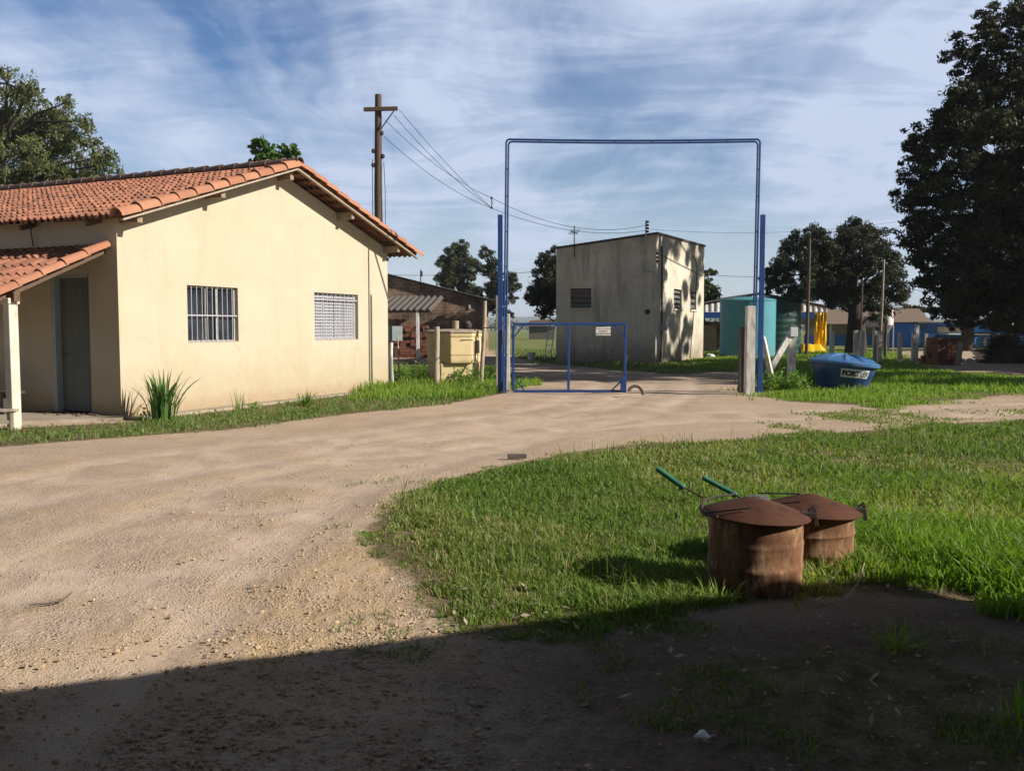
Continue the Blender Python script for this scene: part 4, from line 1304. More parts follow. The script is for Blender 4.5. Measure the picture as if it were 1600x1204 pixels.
# ------------------------------------------------------------------ yellow tank
tk = empty('yellow_tank', (at(709, 513, 25.0).x, 25.0, 0), 0.35, 'old yellow fibreglass water tank on a yellow plinth behind wooden posts', 'water tank')
MB().box((0.0, 0, 0.19), (1.22, 1.1, 0.72)).build('plinth', M['yellow_tank'], tk, bevel=0.03)
def octo(mb, prof, n=8, sq=1.0):
    mb.lathe(prof, n=n, rot=Matrix.Rotation(PI / 8, 3, 'Z'))
mb = MB(); octo(mb, [(0.73, 0.555), (0.75, 0.62), (0.75, 0.76), (0.77, 0.79), (0.77, 1.26), (0.80, 1.30), (0.80, 1.38)], 8)
mb.build('body', M['yellow_tank'], tk, bevel=0.03)
mb = MB(); octo(mb, [(0.83, 1.375), (0.83, 1.42), (0.70, 1.47), (0.2, 1.49)], 8); mb.build('lid', M['slab'], tk, bevel=0.012)
MB().lathe([(0.10, 1.49), (0.10, 1.70), (0.085, 1.71)], (0.0, -0.2, 0), 14).build('vent_pot', M['beige_wall'], tk, smooth=True)
MB().lathe([(0.05, 0), (0.13, 0.06), (0.14, 0.14), (0.07, 0.24)], (0.33, -0.2, 1.47), 12).build('float_ball', M['dark_metal'], tk, smooth=True)
MB().tube([(0.42, -0.66, 0.7), (0.42, -0.8, 0.55), (0.3, -0.78, 0.35), (0.35, -0.8, 0.1), (0.28, -0.8, -0.1)], 0.022, 7).build('hose', M['old_wood'], tk, smooth=True)
MB().box((0.50, -0.62, 1.0), (0.10, 0.06, 0.36), Matrix.Rotation(PI / 8, 3, 'Z')).build('dark_bottle', M['dark_metal'], tk, bevel=0.02)
MB().tube([(0.0, -0.74, 1.2), (0.32, -0.72, 1.2), (0.36, -0.72, 1.15), (0.36, -0.72, 0.6)], 0.012, 6).build('pipe', M['grey_wood'], tk, smooth=True)
for px, py, hh, rd, sd in ((635, 590, 0.35, 0.5, 1), (655, 586, 0.4, 0.5, 2), (615, 596, 0.3, 0.3, 3), (765, 596, 0.4, 0.35, 4), (722, 600, 0.45, 0.3, 5), (738, 602, 0.4, 0.25, 6), (800, 606, 0.2, 0.3, 7)):
    leafy_weed('leafy_weed', ['', 'leafy weeds left of the yellow tank', 'leafy weeds against the left side of the yellow tank', 'leafy weeds by the white pipe at the house corner', 'leafy weeds between yellow tank and blue gate post', 'spindly weed in front of the yellow tank plinth', 'spindly weed at the right corner of the yellow tank', 'low weeds at the hinge end of the gate'][sd], gp(px, py), 16, hh, rd, M['weed'], 30 + sd, 0.08)
for k, (px, py, hh, rd) in enumerate(((1200, 612, 0.45, 0.35), (1222, 610, 0.5, 0.4), (1245, 612, 0.42, 0.4), (1268, 606, 0.35, 0.35))):
    leafy_weed('leafy_weed', ['bright leafy weeds against the right blue gate post', 'bright leafy weeds under the slanting white strut', 'bright leafy weeds in front of the braced white post', 'bright leafy weeds left of the blue water tank'][k], gp(px, py), 26, hh, rd, M['weed'], 50 + k, 0.08)

# ------------------------------------------------------------------ blue water tank
TY = 22.0
bt = empty('blue_water_tank', (at(1316, 513, TY).x, TY, -0.07), 0.0, 'round blue plastic water tank with a domed ribbed lid standing in grass', 'water tank')
TR = Matrix.Rotation(math.radians(5.5), 3, 'Y')
prof = [(0.50, 0.0), (0.55, 0.02), (0.60, 0.20), (0.605, 0.22), (0.625, 0.24), (0.67, 0.42), (0.69, 0.44), (0.74, 0.62), (0.745, 0.66), (0.79, 0.68), (0.80, 0.72)]
prof = [(r_, z_) for r_, z_ in prof]
MB().lathe(prof, n=48, rot=TR).build('body', M['blue_plastic'], bt, smooth=True)
mb = MB(); n = 120; vs, fs = [], []
rings = [(0.83, 0.68, 0), (0.84, 0.745, 0), (0.79, 0.775, 0.0), (0.66, 0.825, 0.045), (0.4, 0.895, 0.045), (0.12, 0.95, 0.02), (0.03, 0.965, 0)]
for r_, z_, am in rings:
    for k in range(n):
        th = 2 * PI * k / n
        rib = am * (max(0, math.cos(th * 10)) ** 5 - 0.25)
        p_ = TR @ Vector((r_ * math.cos(th), r_ * math.sin(th), z_ + rib)); vs.append(p_)
for i in range(len(rings) - 1):
    for k in range(n): fs.append((i * n + k, i * n + (k + 1) % n, (i + 1) * n + (k + 1) % n, (i + 1) * n + k))
fs.append(tuple((len(rings) - 1) * n + k for k in range(n)))
mb.add(vs, fs); lid = mb.build('lid', M['blue_lid'], bt, smooth=True)
def tank_pt(th, z, off):
    r_ = np.interp(z, [p_[1] for p_ in prof], [p_[0] for p_ in prof]) + off
    return TR @ Vector((r_ * math.cos(th), r_ * math.sin(th), z))
# label plate with lettering wrapped onto the wall
thc = math.radians(-90 + 21 - 17); zc, lw, lh = 0.50, 0.70, 0.20
mb = MB(); NX = 16; vs, fs = [], []
for j in range(3):
    for i in range(NX + 1):
        vs.append(tank_pt(thc + (i / NX - 0.5) * lw / 0.70, zc + (j / 2 - 0.5) * lh, 0.008))
for j in range(2):
    for i in range(NX): fs.append((j * (NX + 1) + i, j * (NX + 1) + i + 1, (j + 1) * (NX + 1) + i + 1, (j + 1) * (NX + 1) + i))
mb.add(vs, fs); lab = mb.build('label_plate', M['white_plastic'], bt, smooth=True)
def wrap_text(s, size, x0_, x1_, bold):
    o = text_mesh(s, size, M['ink'], lab, 'lettering', bold, 'LEFT')
    xs = [v.co.x for v in o.data.vertices]; ys = [v.co.y for v in o.data.vertices]
    xa_, xb_, ya_, yb_ = min(xs), max(xs), min(ys), max(ys)
    for v in o.data.vertices:
        th = thc + (x0_ + (v.co.x - xa_) / (xb_ - xa_) * (x1_ - x0_)) / 0.70
        v.co = tank_pt(th, zc + ((v.co.y - ya_) / (yb_ - ya_) - 0.5) * size, 0.016)
    return o
wrap_text('FORT', 0.135, -0.32, 0.09, 0.010)
wrap_text('LEV', 0.135, 0.115, 0.32, 0.002)
MB().tube([TR @ Vector((0.50, -0.28, 0.07)), (0.74, -0.42, 0.09), (0.78, -0.44, 0.08), (0.79, -0.45, 0.0)], 0.032, 8).build('outlet_pipe', M['white_plastic'], bt, smooth=True)

# ------------------------------------------------------------------ rusty drums
def drum(loc, rot, r_, hgt_, label, lr, lh_, gname):
    root = empty('rusty_drum', loc, rot, label, 'drum', gname)
    pf2 = []
    for z in np.linspace(-0.12, hgt_, 40):
        rib = 0.0
        for zr_ in (hgt_ * 0.33, hgt_ * 0.66):
            rib += 0.006 * math.exp(-((z - zr_) / 0.011) ** 2)
        pf2.append((r_ + rib + 0.0015 * math.sin(z * 60), z))
    mb = MB(); mb.lathe(pf2, n=56)
    o = mb.build('barrel', M['rust_drum'], root, smooth=True)
    for v in o.data.vertices:
        th = math.atan2(v.co.y, v.co.x)
        k = 1 + 0.010 * math.sin(3 * th + v.co.z * 9) + 0.007 * math.sin(7 * th - v.co.z * 15) - 0.05 * math.exp(-((th + 1.25) / 0.22) ** 2 - ((v.co.z - 0.21) / 0.06) ** 2) - 0.035 * math.exp(-((th + 0.6) / 0.16) ** 2 - ((v.co.z - 0.10) / 0.05) ** 2)
        v.co.x *= k; v.co.y *= k
    RT = Matrix.Rotation(math.radians(2.5), 3, 'Y')
    mb = MB()
    prof_l = [(lr - 0.004, -0.012), (lr, 0.0), (lr - 0.01, 0.009), (lr * 0.8, lh_ * 0.30), (lr * 0.55, lh_ * 0.56), (lr * 0.3, lh_ * 0.80), (lr * 0.1, lh_ * 0.97), (0.001, lh_)]
    mb.lathe(prof_l, (0, 0, hgt_ + 0.008), 56, rot=RT)
    lid_ = mb.build('lid', M['rust_lid'], root, smooth=True)
    rim = MB().tube([RT @ Vector((lr * math.cos(2 * PI * k / 40), lr * math.sin(2 * PI * k / 40), 0)) + Vector((0, 0, hgt_ + 0.006)) for k in range(41)], 0.0065, 6, cap=False)
    rim.build('rim', M['rust_lid'], lid_, smooth=True)
    return root, lid_


d1, l1 = drum((1.42, 5.17, 0), 0, 0.268, 0.415, 'nearer larger rusty steel drum with a wide conical lid and grey plate', 0.305, 0.10, 'rusty drums')
d2, l2 = drum((1.93, 5.72, -0.03), 0.8, 0.262, 0.36, 'farther rusty steel drum half hidden behind the nearer one', 0.305, 0.10, 'rusty drums')
d2.rotation_euler = (0, 0, 0)
# plate on lid, handles
MB().lathe([(0.066, -0.012), (0.066, 0.001), (0.060, 0.003)], (0.02, 0.02, 0.415 + 0.102), 20).build('plate', M['plate_metal'], d1, smooth=True)
def rel(root, p_): return Vector(p_) - root.location
def handle(root, P, grip, rr=0.007):
    h_ = MB().tube([rel(root, p_) for p_ in P], rr, 7).build('handle', M['dark_metal'], root, smooth=True)
    a_, b_ = rel(root, grip[0]), rel(root, grip[1])
    u_ = (b_ - a_).normalized()
    MB().tube([a_ - u_ * 0.012, a_, a_ + u_ * 0.02, (a_ + b_) / 2, b_ - u_ * 0.004, b_], [0.017, 0.022, 0.0165, 0.0175, 0.0175, 0.013], 10).build('grip', M['green_grip'], h_, smooth=True)
    return h_


e0, e1 = at(1066, 760, 5.30), at(1026, 731, 5.34)
handle(d1, [(1.34, 4.98, 0.495), (1.20, 5.0, 0.475), (1.115, 5.06, 0.45), (1.10, 5.14, 0.455), at(1100, 778, 5.25), at(1085, 770, 5.28), e0, e1], (e0, e1), 0.0055)
MB().tube([rel(d1, p_) for p_ in [(1.36, 5.38, 0.50), (1.22, 5.34, 0.49), (1.13, 5.27, 0.475), (1.095, 5.17, 0.455), (1.10, 5.08, 0.435), (1.16, 5.0, 0.44)]], 0.007, 7).build('clasp_rod', M['dark_metal'], d1, smooth=True)
f0, f1 = at(1148, 772, 5.70), at(1098, 745, 5.74)
handle(d2, [(1.80, 5.55, 0.42), (1.66, 5.60, 0.395), at(1160, 779, 5.68), f0, f1], (f0, f1), 0.006)
def clamp(root, P, dirv):
    mb = MB(); P = Vector(P); dirv = Vector(dirv).normalized()
    mb.beam(P - dirv * 0.03, P + dirv * 0.045, 0.05, 0.03)
    sd = dirv.cross(Vector((0, 0, 1)))
    mb.beam(P + dirv * 0.04 + Vector((0, 0, 0.035)), P + dirv * 0.055 + Vector((0, 0, -0.065)), 0.022, 0.012, up=sd)
    mb.beam(P + dirv * 0.01 + Vector((0, 0, 0.02)) - sd * 0.02, P + dirv * 0.05 + Vector((0, 0, 0.045)) - sd * 0.02, 0.014, 0.014)
    mb.build('hinge_clamp', M['dark_metal'], root, bevel=0.002)


clamp(d1, (0.288, -0.04, 0.425), (1, -0.1, 0))
clamp(d2, (0.29, -0.02, 0.365), (1, -0.12, 0))
MB().beam((-0.06, 0.04, 0.46), (-0.32, 0.10, 0.455), 0.02, 0.008).build('lid_strap', M['dark_metal'], d2)

# tufts around the drums
for k, (px, py, n_, hh) in enumerate(((1125, 938, 40, 0.2), (1245, 948, 26, 0.12), (1290, 905, 34, 0.2), (1000, 920, 60, 0.2), (1340, 900, 60, 0.24), (1400, 1015, 70, 0.2), (1590, 1130, 60, 0.22))):
    strap_plant('grass_tuft', ['tuft of long grass at the left foot of the nearer drum', 'thin grass tuft in the shade in front of the nearer drum', 'grass tuft at the foot of the farther drum', 'bright grass tuft left of the drums in the sun', 'dense grass tuft right of the drums', 'dark grass clump alone in the shaded foreground earth', 'grass clump at the lower right corner of the shade'][k],
                gp(px, py), n_, hh * 0.4, hh, 0.10, 0.008, M['lush'], 80 + k, cat='grass tuft', curve=1.1)

# ------------------------------------------------------------------ blockhouse
C = gp(1024, 570)
ROTB = math.radians(25.7)
fu = Vector((-math.cos(ROTB), math.sin(ROTB), 0)); su = Vector((math.sin(ROTB), math.cos(ROTB), 0))
blk = empty('old_blockhouse', C, 0, 'tall stained windowless looking plaster blockhouse with a flat roof', 'building')
blk['label'] = 'tall flat roofed blockhouse of stained grey cream plaster'
def ext(px, U):
    r_ = ray(px, 513); n_ = Vector((r_.y, -r_.x, 0)); return -(C.dot(n_)) / U.dot(n_)
FW, SWD = ext(869, fu), ext(1099, su)
def oz(px, py, U, N):
    p_ = on_plane(px, py, C, N); return (p_ - C).dot(U), p_.z
fn, sn = -su, -fu
zC = oz(1023, 366, fu, fn)[1]; zL = oz(870, 389, fu, fn)[1]; zR_ = oz(1099, 385, su, sn)[1]
def hole(U, N, x0, y0, x1, y1):
    a_, b_ = oz(x0, y0, U, N), oz(x1, y1, U, N)
    return (min(a_[0], b_[0]), max(a_[0], b_[0]), min(a_[1], b_[1]), max(a_[1], b_[1]))
H1 = hole(fu, fn, 924, 450, 891, 481)
H2 = hole(su, sn, 1053, 451, 1065, 483); H3 = hole(su, sn, 1079, 455, 1088, 484)
mb = MB()
ft = lambda u: zC + (zL - zC) * u / FW
sdt = lambda u: zC + (zR_ - zC) * u / SWD
wall(mb, (0, 0, 0), fu, fn, FW, ft, [H1], 0.2)
wall(mb, (0, 0, 0), su, sn, SWD, sdt, [H2, H3], 0.2)
wall(mb, fu * FW, su, fu, SWD, lambda u: zL + (zR_ - zC) * u / SWD, [], 0.2)
wall(mb, su * SWD, fu, su, FW, lambda u: zR_ + (zL - zC) * u / FW, [], 0.2)
mb.build('wall', M['old_wall'], blk)
mb = MB(); e_ = 0.05
cs = [(-e_, -e_), (FW + e_, -e_), (FW + e_, SWD + e_), (-e_, SWD + e_)]
zr4 = [zC, zL, zL + zR_ - zC, zR_]
mb.hexa([fu * a_ + su * b_ + Vector((0, 0, z_)) for (a_, b_), z_ in zip(cs, zr4)], [fu * a_ + su * b_ + Vector((0, 0, z_ + 0.09)) for (a_, b_), z_ in zip(cs, zr4)])
mb.build('roof', M['dark_metal'], blk)
def blk_window(Hh, U, N, slats):
    r_ = empty('window', (0, 0, 0)); r_.parent = blk
    u0, u1, z0, z1 = Hh
    P = lambda u, z, d: U * u + Vector((0, 0, z)) - N * d
    MB().hexa([P(u0, z0, .15), P(u1, z0, .15), P(u1, z0, .17), P(u0, z0, .17)], [P(u0, z1, .15), P(u1, z1, .15), P(u1, z1, .17), P(u0, z1, .17)]).build('pane', M['glass'], r_)
    mb = MB()
    for k in range(slats):
        z = z0 + (z1 - z0) * (k + 0.5) / slats; hh = (z1 - z0) / slats * 0.28
        mb.hexa([P(u0, z - hh, .06), P(u1, z - hh, .06), P(u1, z - hh, .08), P(u0, z - hh, .08)], [P(u0, z + hh, .11), P(u1, z + hh, .11), P(u1, z + hh, .13), P(u0, z + hh, .13)])
    mb.build('louvre', M['door_grey'], r_)
    mb = MB(); mb.hexa([P(u0 - .05, z0 - .08, -.06), P(u1 + .05, z0 - .08, -.06), P(u1 + .05, z0 - .08, .1), P(u0 - .05, z0 - .08, .1)],
                       [P(u0 - .05, z0 - 0.005, -.06), P(u1 + .05, z0 - 0.005, -.06), P(u1 + .05, z0 - 0.005, .1), P(u0 - .05, z0 - 0.005, .1)])
    mb.build('sill', M['old_wall'], r_)
blk_window(H1, fu, fn, 4); blk_window(H2, su, sn, 4); blk_window(H3, su, sn, 3)
def bp(px, py, U, N, d=0.04): return on_plane(px, py, C, N) + N * d - C
MB().tube([bp(1033, 385, su, sn), bp(1033, 500, su, sn), bp(1031, 566, su, sn)], 0.035, 7).build('conduit', M['old_wood'], blk, smooth=True)
o = MB(); c_ = bp(1032, 511, su, sn, 0.12); o.box(c_, (0.3, 0.22, 0.28), Matrix.Rotation(-ROTB, 3, 'Z')); o.box(c_ + su * 0.35, (0.12, 0.2, 0.14), Matrix.Rotation(-ROTB, 3, 'Z')); o.build('meter', M['grey_metal'], blk, bevel=0.01)
MB().tube([bp(1080, 399, su, sn), bp(1086, 405, su, sn), bp(1088, 420, su, sn), bp(1086, 455, su, sn), bp(1083, 485, su, sn), bp(1077, 560, su, sn)], 0.02, 5).build('hanging_cable', M['wire'], blk, smooth=True)
MB().tube([bp(1036, 400, su, sn), bp(1065, 415, su, sn), bp(1097, 431, su, sn)], 0.014, 5).build('wall_cable', M['wire'], blk, smooth=True)
MB().lathe([(0.10, 0), (0.11, 0.05), (0.06, 0.10)], bp(1012, 487, fu, fn, 0.0), 16, rot=fn.to_track_quat('Z', 'Y').to_matrix()).build('wall_lamp', M['dark_metal'], blk, smooth=True)
MB().tube([bp(1022, 424, su, sn, 0.02), bp(1014, 424, fu, fn, 0.2), bp(1008, 425, fu, fn, 0.35)], 0.035, 7).build('bracket_arm', M['grey_metal'], blk, smooth=True)
mb = MB()
for yy in (396, 402, 408): mb.lathe([(0.05, 0), (0.05, 0.08)], bp(1026, yy, su, sn, 0), 8, rot=sn.to_track_quat('Z', 'Y').to_matrix())
mb.build('cleat', M['dark_metal'], blk)
# dark vertical stain seam is a pipe
MB().tube([bp(931, 392, fu, fn, 0.01), bp(930, 470, fu, fn, 0.01), bp(928, 562, fu, fn, 0.01)], 0.03, 6).build('downpipe', M['old_wall'], blk, smooth=True)
# insulator rack and antenna
rk = empty('insulator_rack', bp(1010, 385, fu, fn, 0.1) + C, 0, 'small rack of dark insulators on a rod at the blockhouse roof corner', 'insulator rack')
hr_ = bp(1010, 345, fu, fn, 0.1) + C
Hh = hr_.z - rk.location.z
MB().tube([(0, 0, 0), (0, 0, Hh)], 0.03, 7).build('rod', M['grey_metal'], rk, smooth=True)
for k in range(4):
    MB().lathe([(0.03, 0), (0.07, 0.02), (0.07, 0.06), (0.03, 0.09)], (0.06, -0.02, Hh - 0.10 - k * 0.13), 9).build('insulator', M['dark_metal'], rk, smooth=True)
an = empty('antenna', bp(898, 402, fu, fn, 0.06) + C, 0, 'thin television antenna on a mast above the blockhouse front', 'antenna')
ha_ = (bp(898, 353, fu, fn, 0.06) + C).z - an.location.z
MB().tube([(0, 0, 0), (0, 0, ha_)], 0.022, 6).build('mast', M['dark_metal'], an, smooth=True)
mb = MB(); mb.tube([(-0.15, -0.3, ha_ - 0.28), (0.15, 0.3, ha_ - 0.28)], 0.025, 5)
for k in range(5):
    t = -1 + 2 * k / 4
    mb.tube([(-0.2 + 0.1 * t, 0.3 * t, ha_ - 0.28 + 0.06 * k - 0.1), (0.2 + 0.1 * t, 0.3 * t, ha_ - 0.28 + 0.06 * k - 0.1)], 0.01, 4)
mb.build('elements', M['grey_metal'], an)

# ladder, buckets
lb = gp(855, 563); lt = at(864, 497, lb.y + 0.9)
lad = empty('white_ladder', lb, 0, 'white ladder leaning beside the left edge of the blockhouse', 'ladder')
sd_ = Vector((0.13, -0.2, 0)); v_ = lt - lb
for s_ in (-1, 1): MB().beam(sd_ * s_, v_ + sd_ * s_, 0.07, 0.05, up=(1, 0, 0)).build('rail', M['white_paint'], lad, bevel=0.005)
for k in range(7): MB().tube([v_ * ((k + .6) / 7.3) - sd_, v_ * ((k + .6) / 7.3) + sd_], 0.02, 6).build('rung', M['white_paint'], lad)
def bucket(px, py, label, r_=0.16, tilt=0.0):
    root = empty('white_bucket', gp(px, py), 0, label, 'bucket', 'white buckets')
    root.rotation_euler = (0, tilt, 0)
    MB().lathe([(r_ * 0.8, 0.01), (r_, 0.33), (r_ + 0.012, 0.33), (r_ + 0.012, 0.36), (r_ - 0.01, 0.36), (r_ * 0.8, 0.03)], n=20).build('pail', M['white_plastic'], root, smooth=True)
    MB().tube([(r_, 0, 0.33), (r_ * 0.8, -0.16, 0.24), (0, -0.22, 0.2), (-r_ * 0.8, -0.16, 0.24), (-r_, 0, 0.33)], 0.006, 5).build('handle', M['grey_metal'], root)
bucket(830, 562, 'white bucket standing in the grass left of the ladder', 0.20)
bucket(980, 569, 'white bucket at the foot of the blockhouse right of the gate')
for px, py, lb_ in ((1111, 559, 'white rag lying in the grass right of the blockhouse'),):
    mb = MB(); mb.lathe([(0.02, 0), (0.22, 0.03), (0.17, 0.16), (0.05, 0.22)], n=9); o = mb.build('white_rag', M['white_paint'], smooth=True); o.location = gp(px, py)
    for v in o.data.vertices: v.co *= random.uniform(0.75, 1.25)
    tag(o, lb_, 'rag')

# ------------------------------------------------------------------ brick outbuilding
BY = 48.0
bk = empty('brick_outbuilding', (at(606, 513, BY).x, BY, 0), 0.0, 'old dark brick outbuilding with a sloping roof line behind the yellow tank', 'outbuilding')
ox = bk.location.x
xr_ = at(757, 513, BY).x - ox; xl_ = -4.5
zl_, zr2 = at(606, 430, BY).z, at(757, 468, BY).z
sl2 = (zr2 - zl_) / xr_
mb = MB()
wall(mb, (xl_, 0, 0), (1, 0, 0), (0, -1, 0), xr_ - xl_, lambda u: zl_ + sl2 * (u + xl_), [], 0.2)
wall(mb, (xr_, 0, 0), (0, 1, 0), (1, 0, 0), 8, lambda u: zr2, [], 0.2)
wall(mb, (xl_, 8, 0), (1, 0, 0), (0, 1, 0), xr_ - xl_, lambda u: zl_ + sl2 * (u + xl_), [], 0.2)
wall(mb, (xl_, 0, 0), (0, 1, 0), (-1, 0, 0), 8, lambda u: zl_ + sl2 * xl_, [], 0.2)
mb.build('wall', M['old_brick'], bk)
def corr_sheet(mb, P, U, Vv, Lu, Lv, per, amp, th=0.012):
    """corrugated sheet; ribs run along Vv"""
    P, U, Vv = Vector(P), Vector(U), Vector(Vv); N = U.cross(Vv).normalized()
    n = int(Lu / per * 6) + 1
    vs, fs = [], []
    for i in range(n):
        u = Lu * i / (n - 1); a_ = amp * math.sin(2 * PI * u / per)
        for v in (0, Lv):
            vs += [P + U * u + Vv * v + N * a_, P + U * u + Vv * v + N * (a_ - th)]
    for i in range(n - 1):
        b_ = 4 * i
        fs += [(b_, b_ + 4, b_ + 6, b_ + 2), (b_ + 1, b_ + 3, b_ + 7, b_ + 5), (b_, b_ + 1, b_ + 5, b_ + 4), (b_ + 2, b_ + 6, b_ + 7, b_ + 3)]
    mb.add(vs, fs)
mb = MB(); sv = Vector((1, 0, sl2)).normalized()
corr_sheet(mb, Vector((xl_, -0.25, zl_ + sl2 * xl_ + 0.06)), (0, 1, 0), sv, 8.5, (xr_ - xl_ + 0.9) / sv.x, 0.2, 0.03)
mb.build('roof', M['fibre_cement'], bk)
mb = MB(); mb.beam((xr_ + 0.75, -0.1, zr2 - 0.33), (xr_ + 0.75, 8, zr2 - 0.33), 0.1, 0.12); mb.build('eave_beam', M['dark_timber'], bk)
MB().tube([(at(658, 513, BY).x - ox, -0.05, at(658, 460, BY).z), (at(658, 513, BY).x - ox, -0.05, at(658, 421, BY).z)], 0.035, 6).tube([(at(658, 513, BY).x - ox + .06, -0.06, at(658, 432, BY).z), (at(658, 513, BY).x - ox + .06, -0.06, at(658, 424, BY).z)], 0.06, 6).build('insulator_rod', M['dark_metal'], bk)
MB().box((at(734, 513, BY).x - ox, -0.03, at(734, 479, BY).z), (0.08, 0.06, 0.22)).build('wall_plate', M['white_paint'], bk)
# awning in front
AY = 44.0
aw = empty('corrugated_awning', (at(640, 513, AY).x, AY, 0), 0, 'corrugated grey awning on white posts in front of the brick outbuilding', 'awning')
ax_ = aw.location.x
xa, xb = at(585, 513, AY).x - ax_, at(674, 513, AY).x - ax_
za, zb = at(640, 484, AY).z, at(640, 463, AY + 3.4).z
vv = Vector((0.35, 3.4, zb - za)); Lv = vv.length
mb = MB(); corr_sheet(mb, (xa, 0, za), (1, 0, 0), vv / Lv, xb - xa, Lv, 0.32, 0.07, 0.02); mb.build('roof_sheet', M['fibre_cement'], aw)
for xx in (at(652, 513, AY).x - ax_, xa + 0.2):
    MB().box((xx, 0.15, za / 2 - 0.05), (0.15, 0.15, za + 0.02)).build('post', M['white_paint'], aw, bevel=0.01)
mb = MB(); mb.beam((xa, 0.15, za - 0.07), (xb - 0.1, 0.15, za - 0.07), 0.1, 0.12); mb.build('beam', M['dark_timber'], aw)
# brick pile under awning
def brick_pile(name, loc, rot, nx, ny, nz, bs, label, m, jitter=0.02, drop=0.0, cat='brick stack'):
    mb = MB(); rg = random.Random(nx * 7 + nz)
    for k in range(nz):
        for i in range(nx):
            for j in range(ny):
                if rg.random() < drop * (k + 1) / nz: continue
                c = ((i - (nx - 1) / 2) * bs[0] + rg.uniform(-1, 1) * jitter, (j - (ny - 1) / 2) * bs[1] + rg.uniform(-1, 1) * jitter, bs[2] * (k + 0.5))
                mb.box(c, (bs[0] * 0.95, bs[1] * 0.95, bs[2] * 0.94), Matrix.Rotation(rg.uniform(-1, 1) * jitter * 2, 3, 'Z'))
    o = mb.build(name, m); o.location = loc; o.rotation_euler = (0, 0, rot)
    return tag(o, label, cat)
brick_pile('brick_stack', (at(644, 513, 46.6).x, 46.4, 0), 0.0, 6, 3, 11, (0.29, 0.3, 0.15), 'pile of reddish bricks under the corrugated awning', M['brick'], 0.03, 0.35)
# distant hut
hy = 125
ht = empty('distant_hut', (at(846, 513, hy).x, hy, 0), 0, 'small dark hut far off in the field left of the blockhouse', 'hut')
MB().box((0, 0, 0.85), (3.4, 3.0, 1.9)).build('wall', M['old_wood'], ht)
MB().hexa([(-2.5, -2, 1.75), (2.4, -2, 1.95), (2.4, 2, 1.95), (-2.5, 2, 1.75)], [(-1.5, -1.2, 2.6), (1.9, -1.2, 2.8), (1.9, 1.2, 2.8), (-1.5, 1.2, 2.6)]).build('roof', M['dark_timber'], ht)

# ------------------------------------------------------------------ market shed with white corrugated gable
SY = 56.0
shd = empty('open_shed', (at(1194, 513, SY).x, SY, 0), 0, 'open shed with a white corrugated gable and dark blue band behind the teal tank', 'shed')
sx0 = shd.location.x
f_ = lambda px: at(px, 513, SY).x - sx0
z_ = lambda py: at(1194, py, SY).z
xL, xM, xR = f_(1092), f_(1188), f_(1292)
zeL, zA, zeR = z_(477), z_(459), z_(480)
zb1, zb2 = z_(487), z_(497)
mb = MB(); n = 90; vs, fs = [], []
for i in range(n):
    xx = xL + (xR - xL) * i / (n - 1); yy = -0.04 * (1 if (i % 4) < 2 else 0)
    zt2 = zeL + (zA - zeL) * (xx - xL) / (xM - xL) if xx < xM else zA + (zeR - zA) * (xx - xM) / (xR - xM)
    vs += [(xx, yy, zb1), (xx, yy, zt2 - 0.03)]
for i in range(n - 1): fs.append((2 * i, 2 * i + 2, 2 * i + 3, 2 * i + 1))
mb.add(vs, fs); mb.build('gable_sheet', M['white_paint'], shd)
MB().box(((xL + xR) / 2, 0.0, (zb1 + zb2) / 2 - 0.01), (xR - xL - 0.1, 0.08, zb1 - zb2 - 0.02)).build('blue_band', M['blue_paint'], shd)
mb = MB()
for (xa_, za_, xb_, zb_) in ((xL - 0.3, zeL - 0.05, xM, zA + 0.03), (xR + 0.2, zeR, xM, zA + 0.03)):
    u_ = Vector((xb_ - xa_, 0, zb_ - za_)); l_ = u_.length
    corr_sheet(mb, (xa_, -0.10, za_ + 0.04), (0, 1, 0), u_ / l_, 10, l_, 0.25, 0.03, 0.02)
mb.build('roof', M['fibre_cement'], shd)
for xx in (xL + 0.1, f_(1150), f_(1240), xR - 0.12):
    MB().box((xx, 0.05, zb2 / 2 - 0.1), (0.14, 0.14, zb2 + 0.2)).build('post', M['beige_wall'], shd)
MB().box(((xL + xR) / 2, 9.2, 0.95), (xR - xL - 0.4, 0.2, 2.1)).build('back_wall', M['old_brick'], shd)
MB().box((f_(1115), 1.5, 0.8), (1.0, 0.3, 1.8)).build('side_panel', M['beige_wall'], shd)
# yellow tarpaulin
yt = empty('yellow_tarpaulin', (at(1285, 513, SY - 0.6).x, SY - 0.6, 0), 0, 'bright yellow tarpaulin hanging from the shed post and heaped on the ground', 'tarpaulin')
yx = yt.location.x
mb = MB(); N = 16; vs, fs = [], []
zt3, zb3 = z_(489), z_(543)
for i in range(N):
    t = i / (N - 1); xx = at(1273 + 19 * t, 513, SY - 0.6).x - yx
    for j in range(5):
        vs.append((xx + 0.03 * math.sin(j * 2 + i), 0.10 * math.sin(i * 1.7 + j * .5), zt3 + (zb3 - zt3) * j / 4))
for i in range(N - 1):
    for j in range(4): fs.append((i * 5 + j, i * 5 + j + 1, (i + 1) * 5 + j + 1, (i + 1) * 5 + j))
mb.add(vs, fs); o = mb.build('curtain', M['yellow_tarp'], yt, smooth=True); sm_ = o.modifiers.new('thick', 'SOLIDIFY'); sm_.thickness = 0.02
mb = MB(); vs, fs = [], []; NX, NY = 26, 12
xa_, xb_ = at(1238, 513, SY - 1.2).x - yx, at(1292, 513, SY - 1.2).x - yx
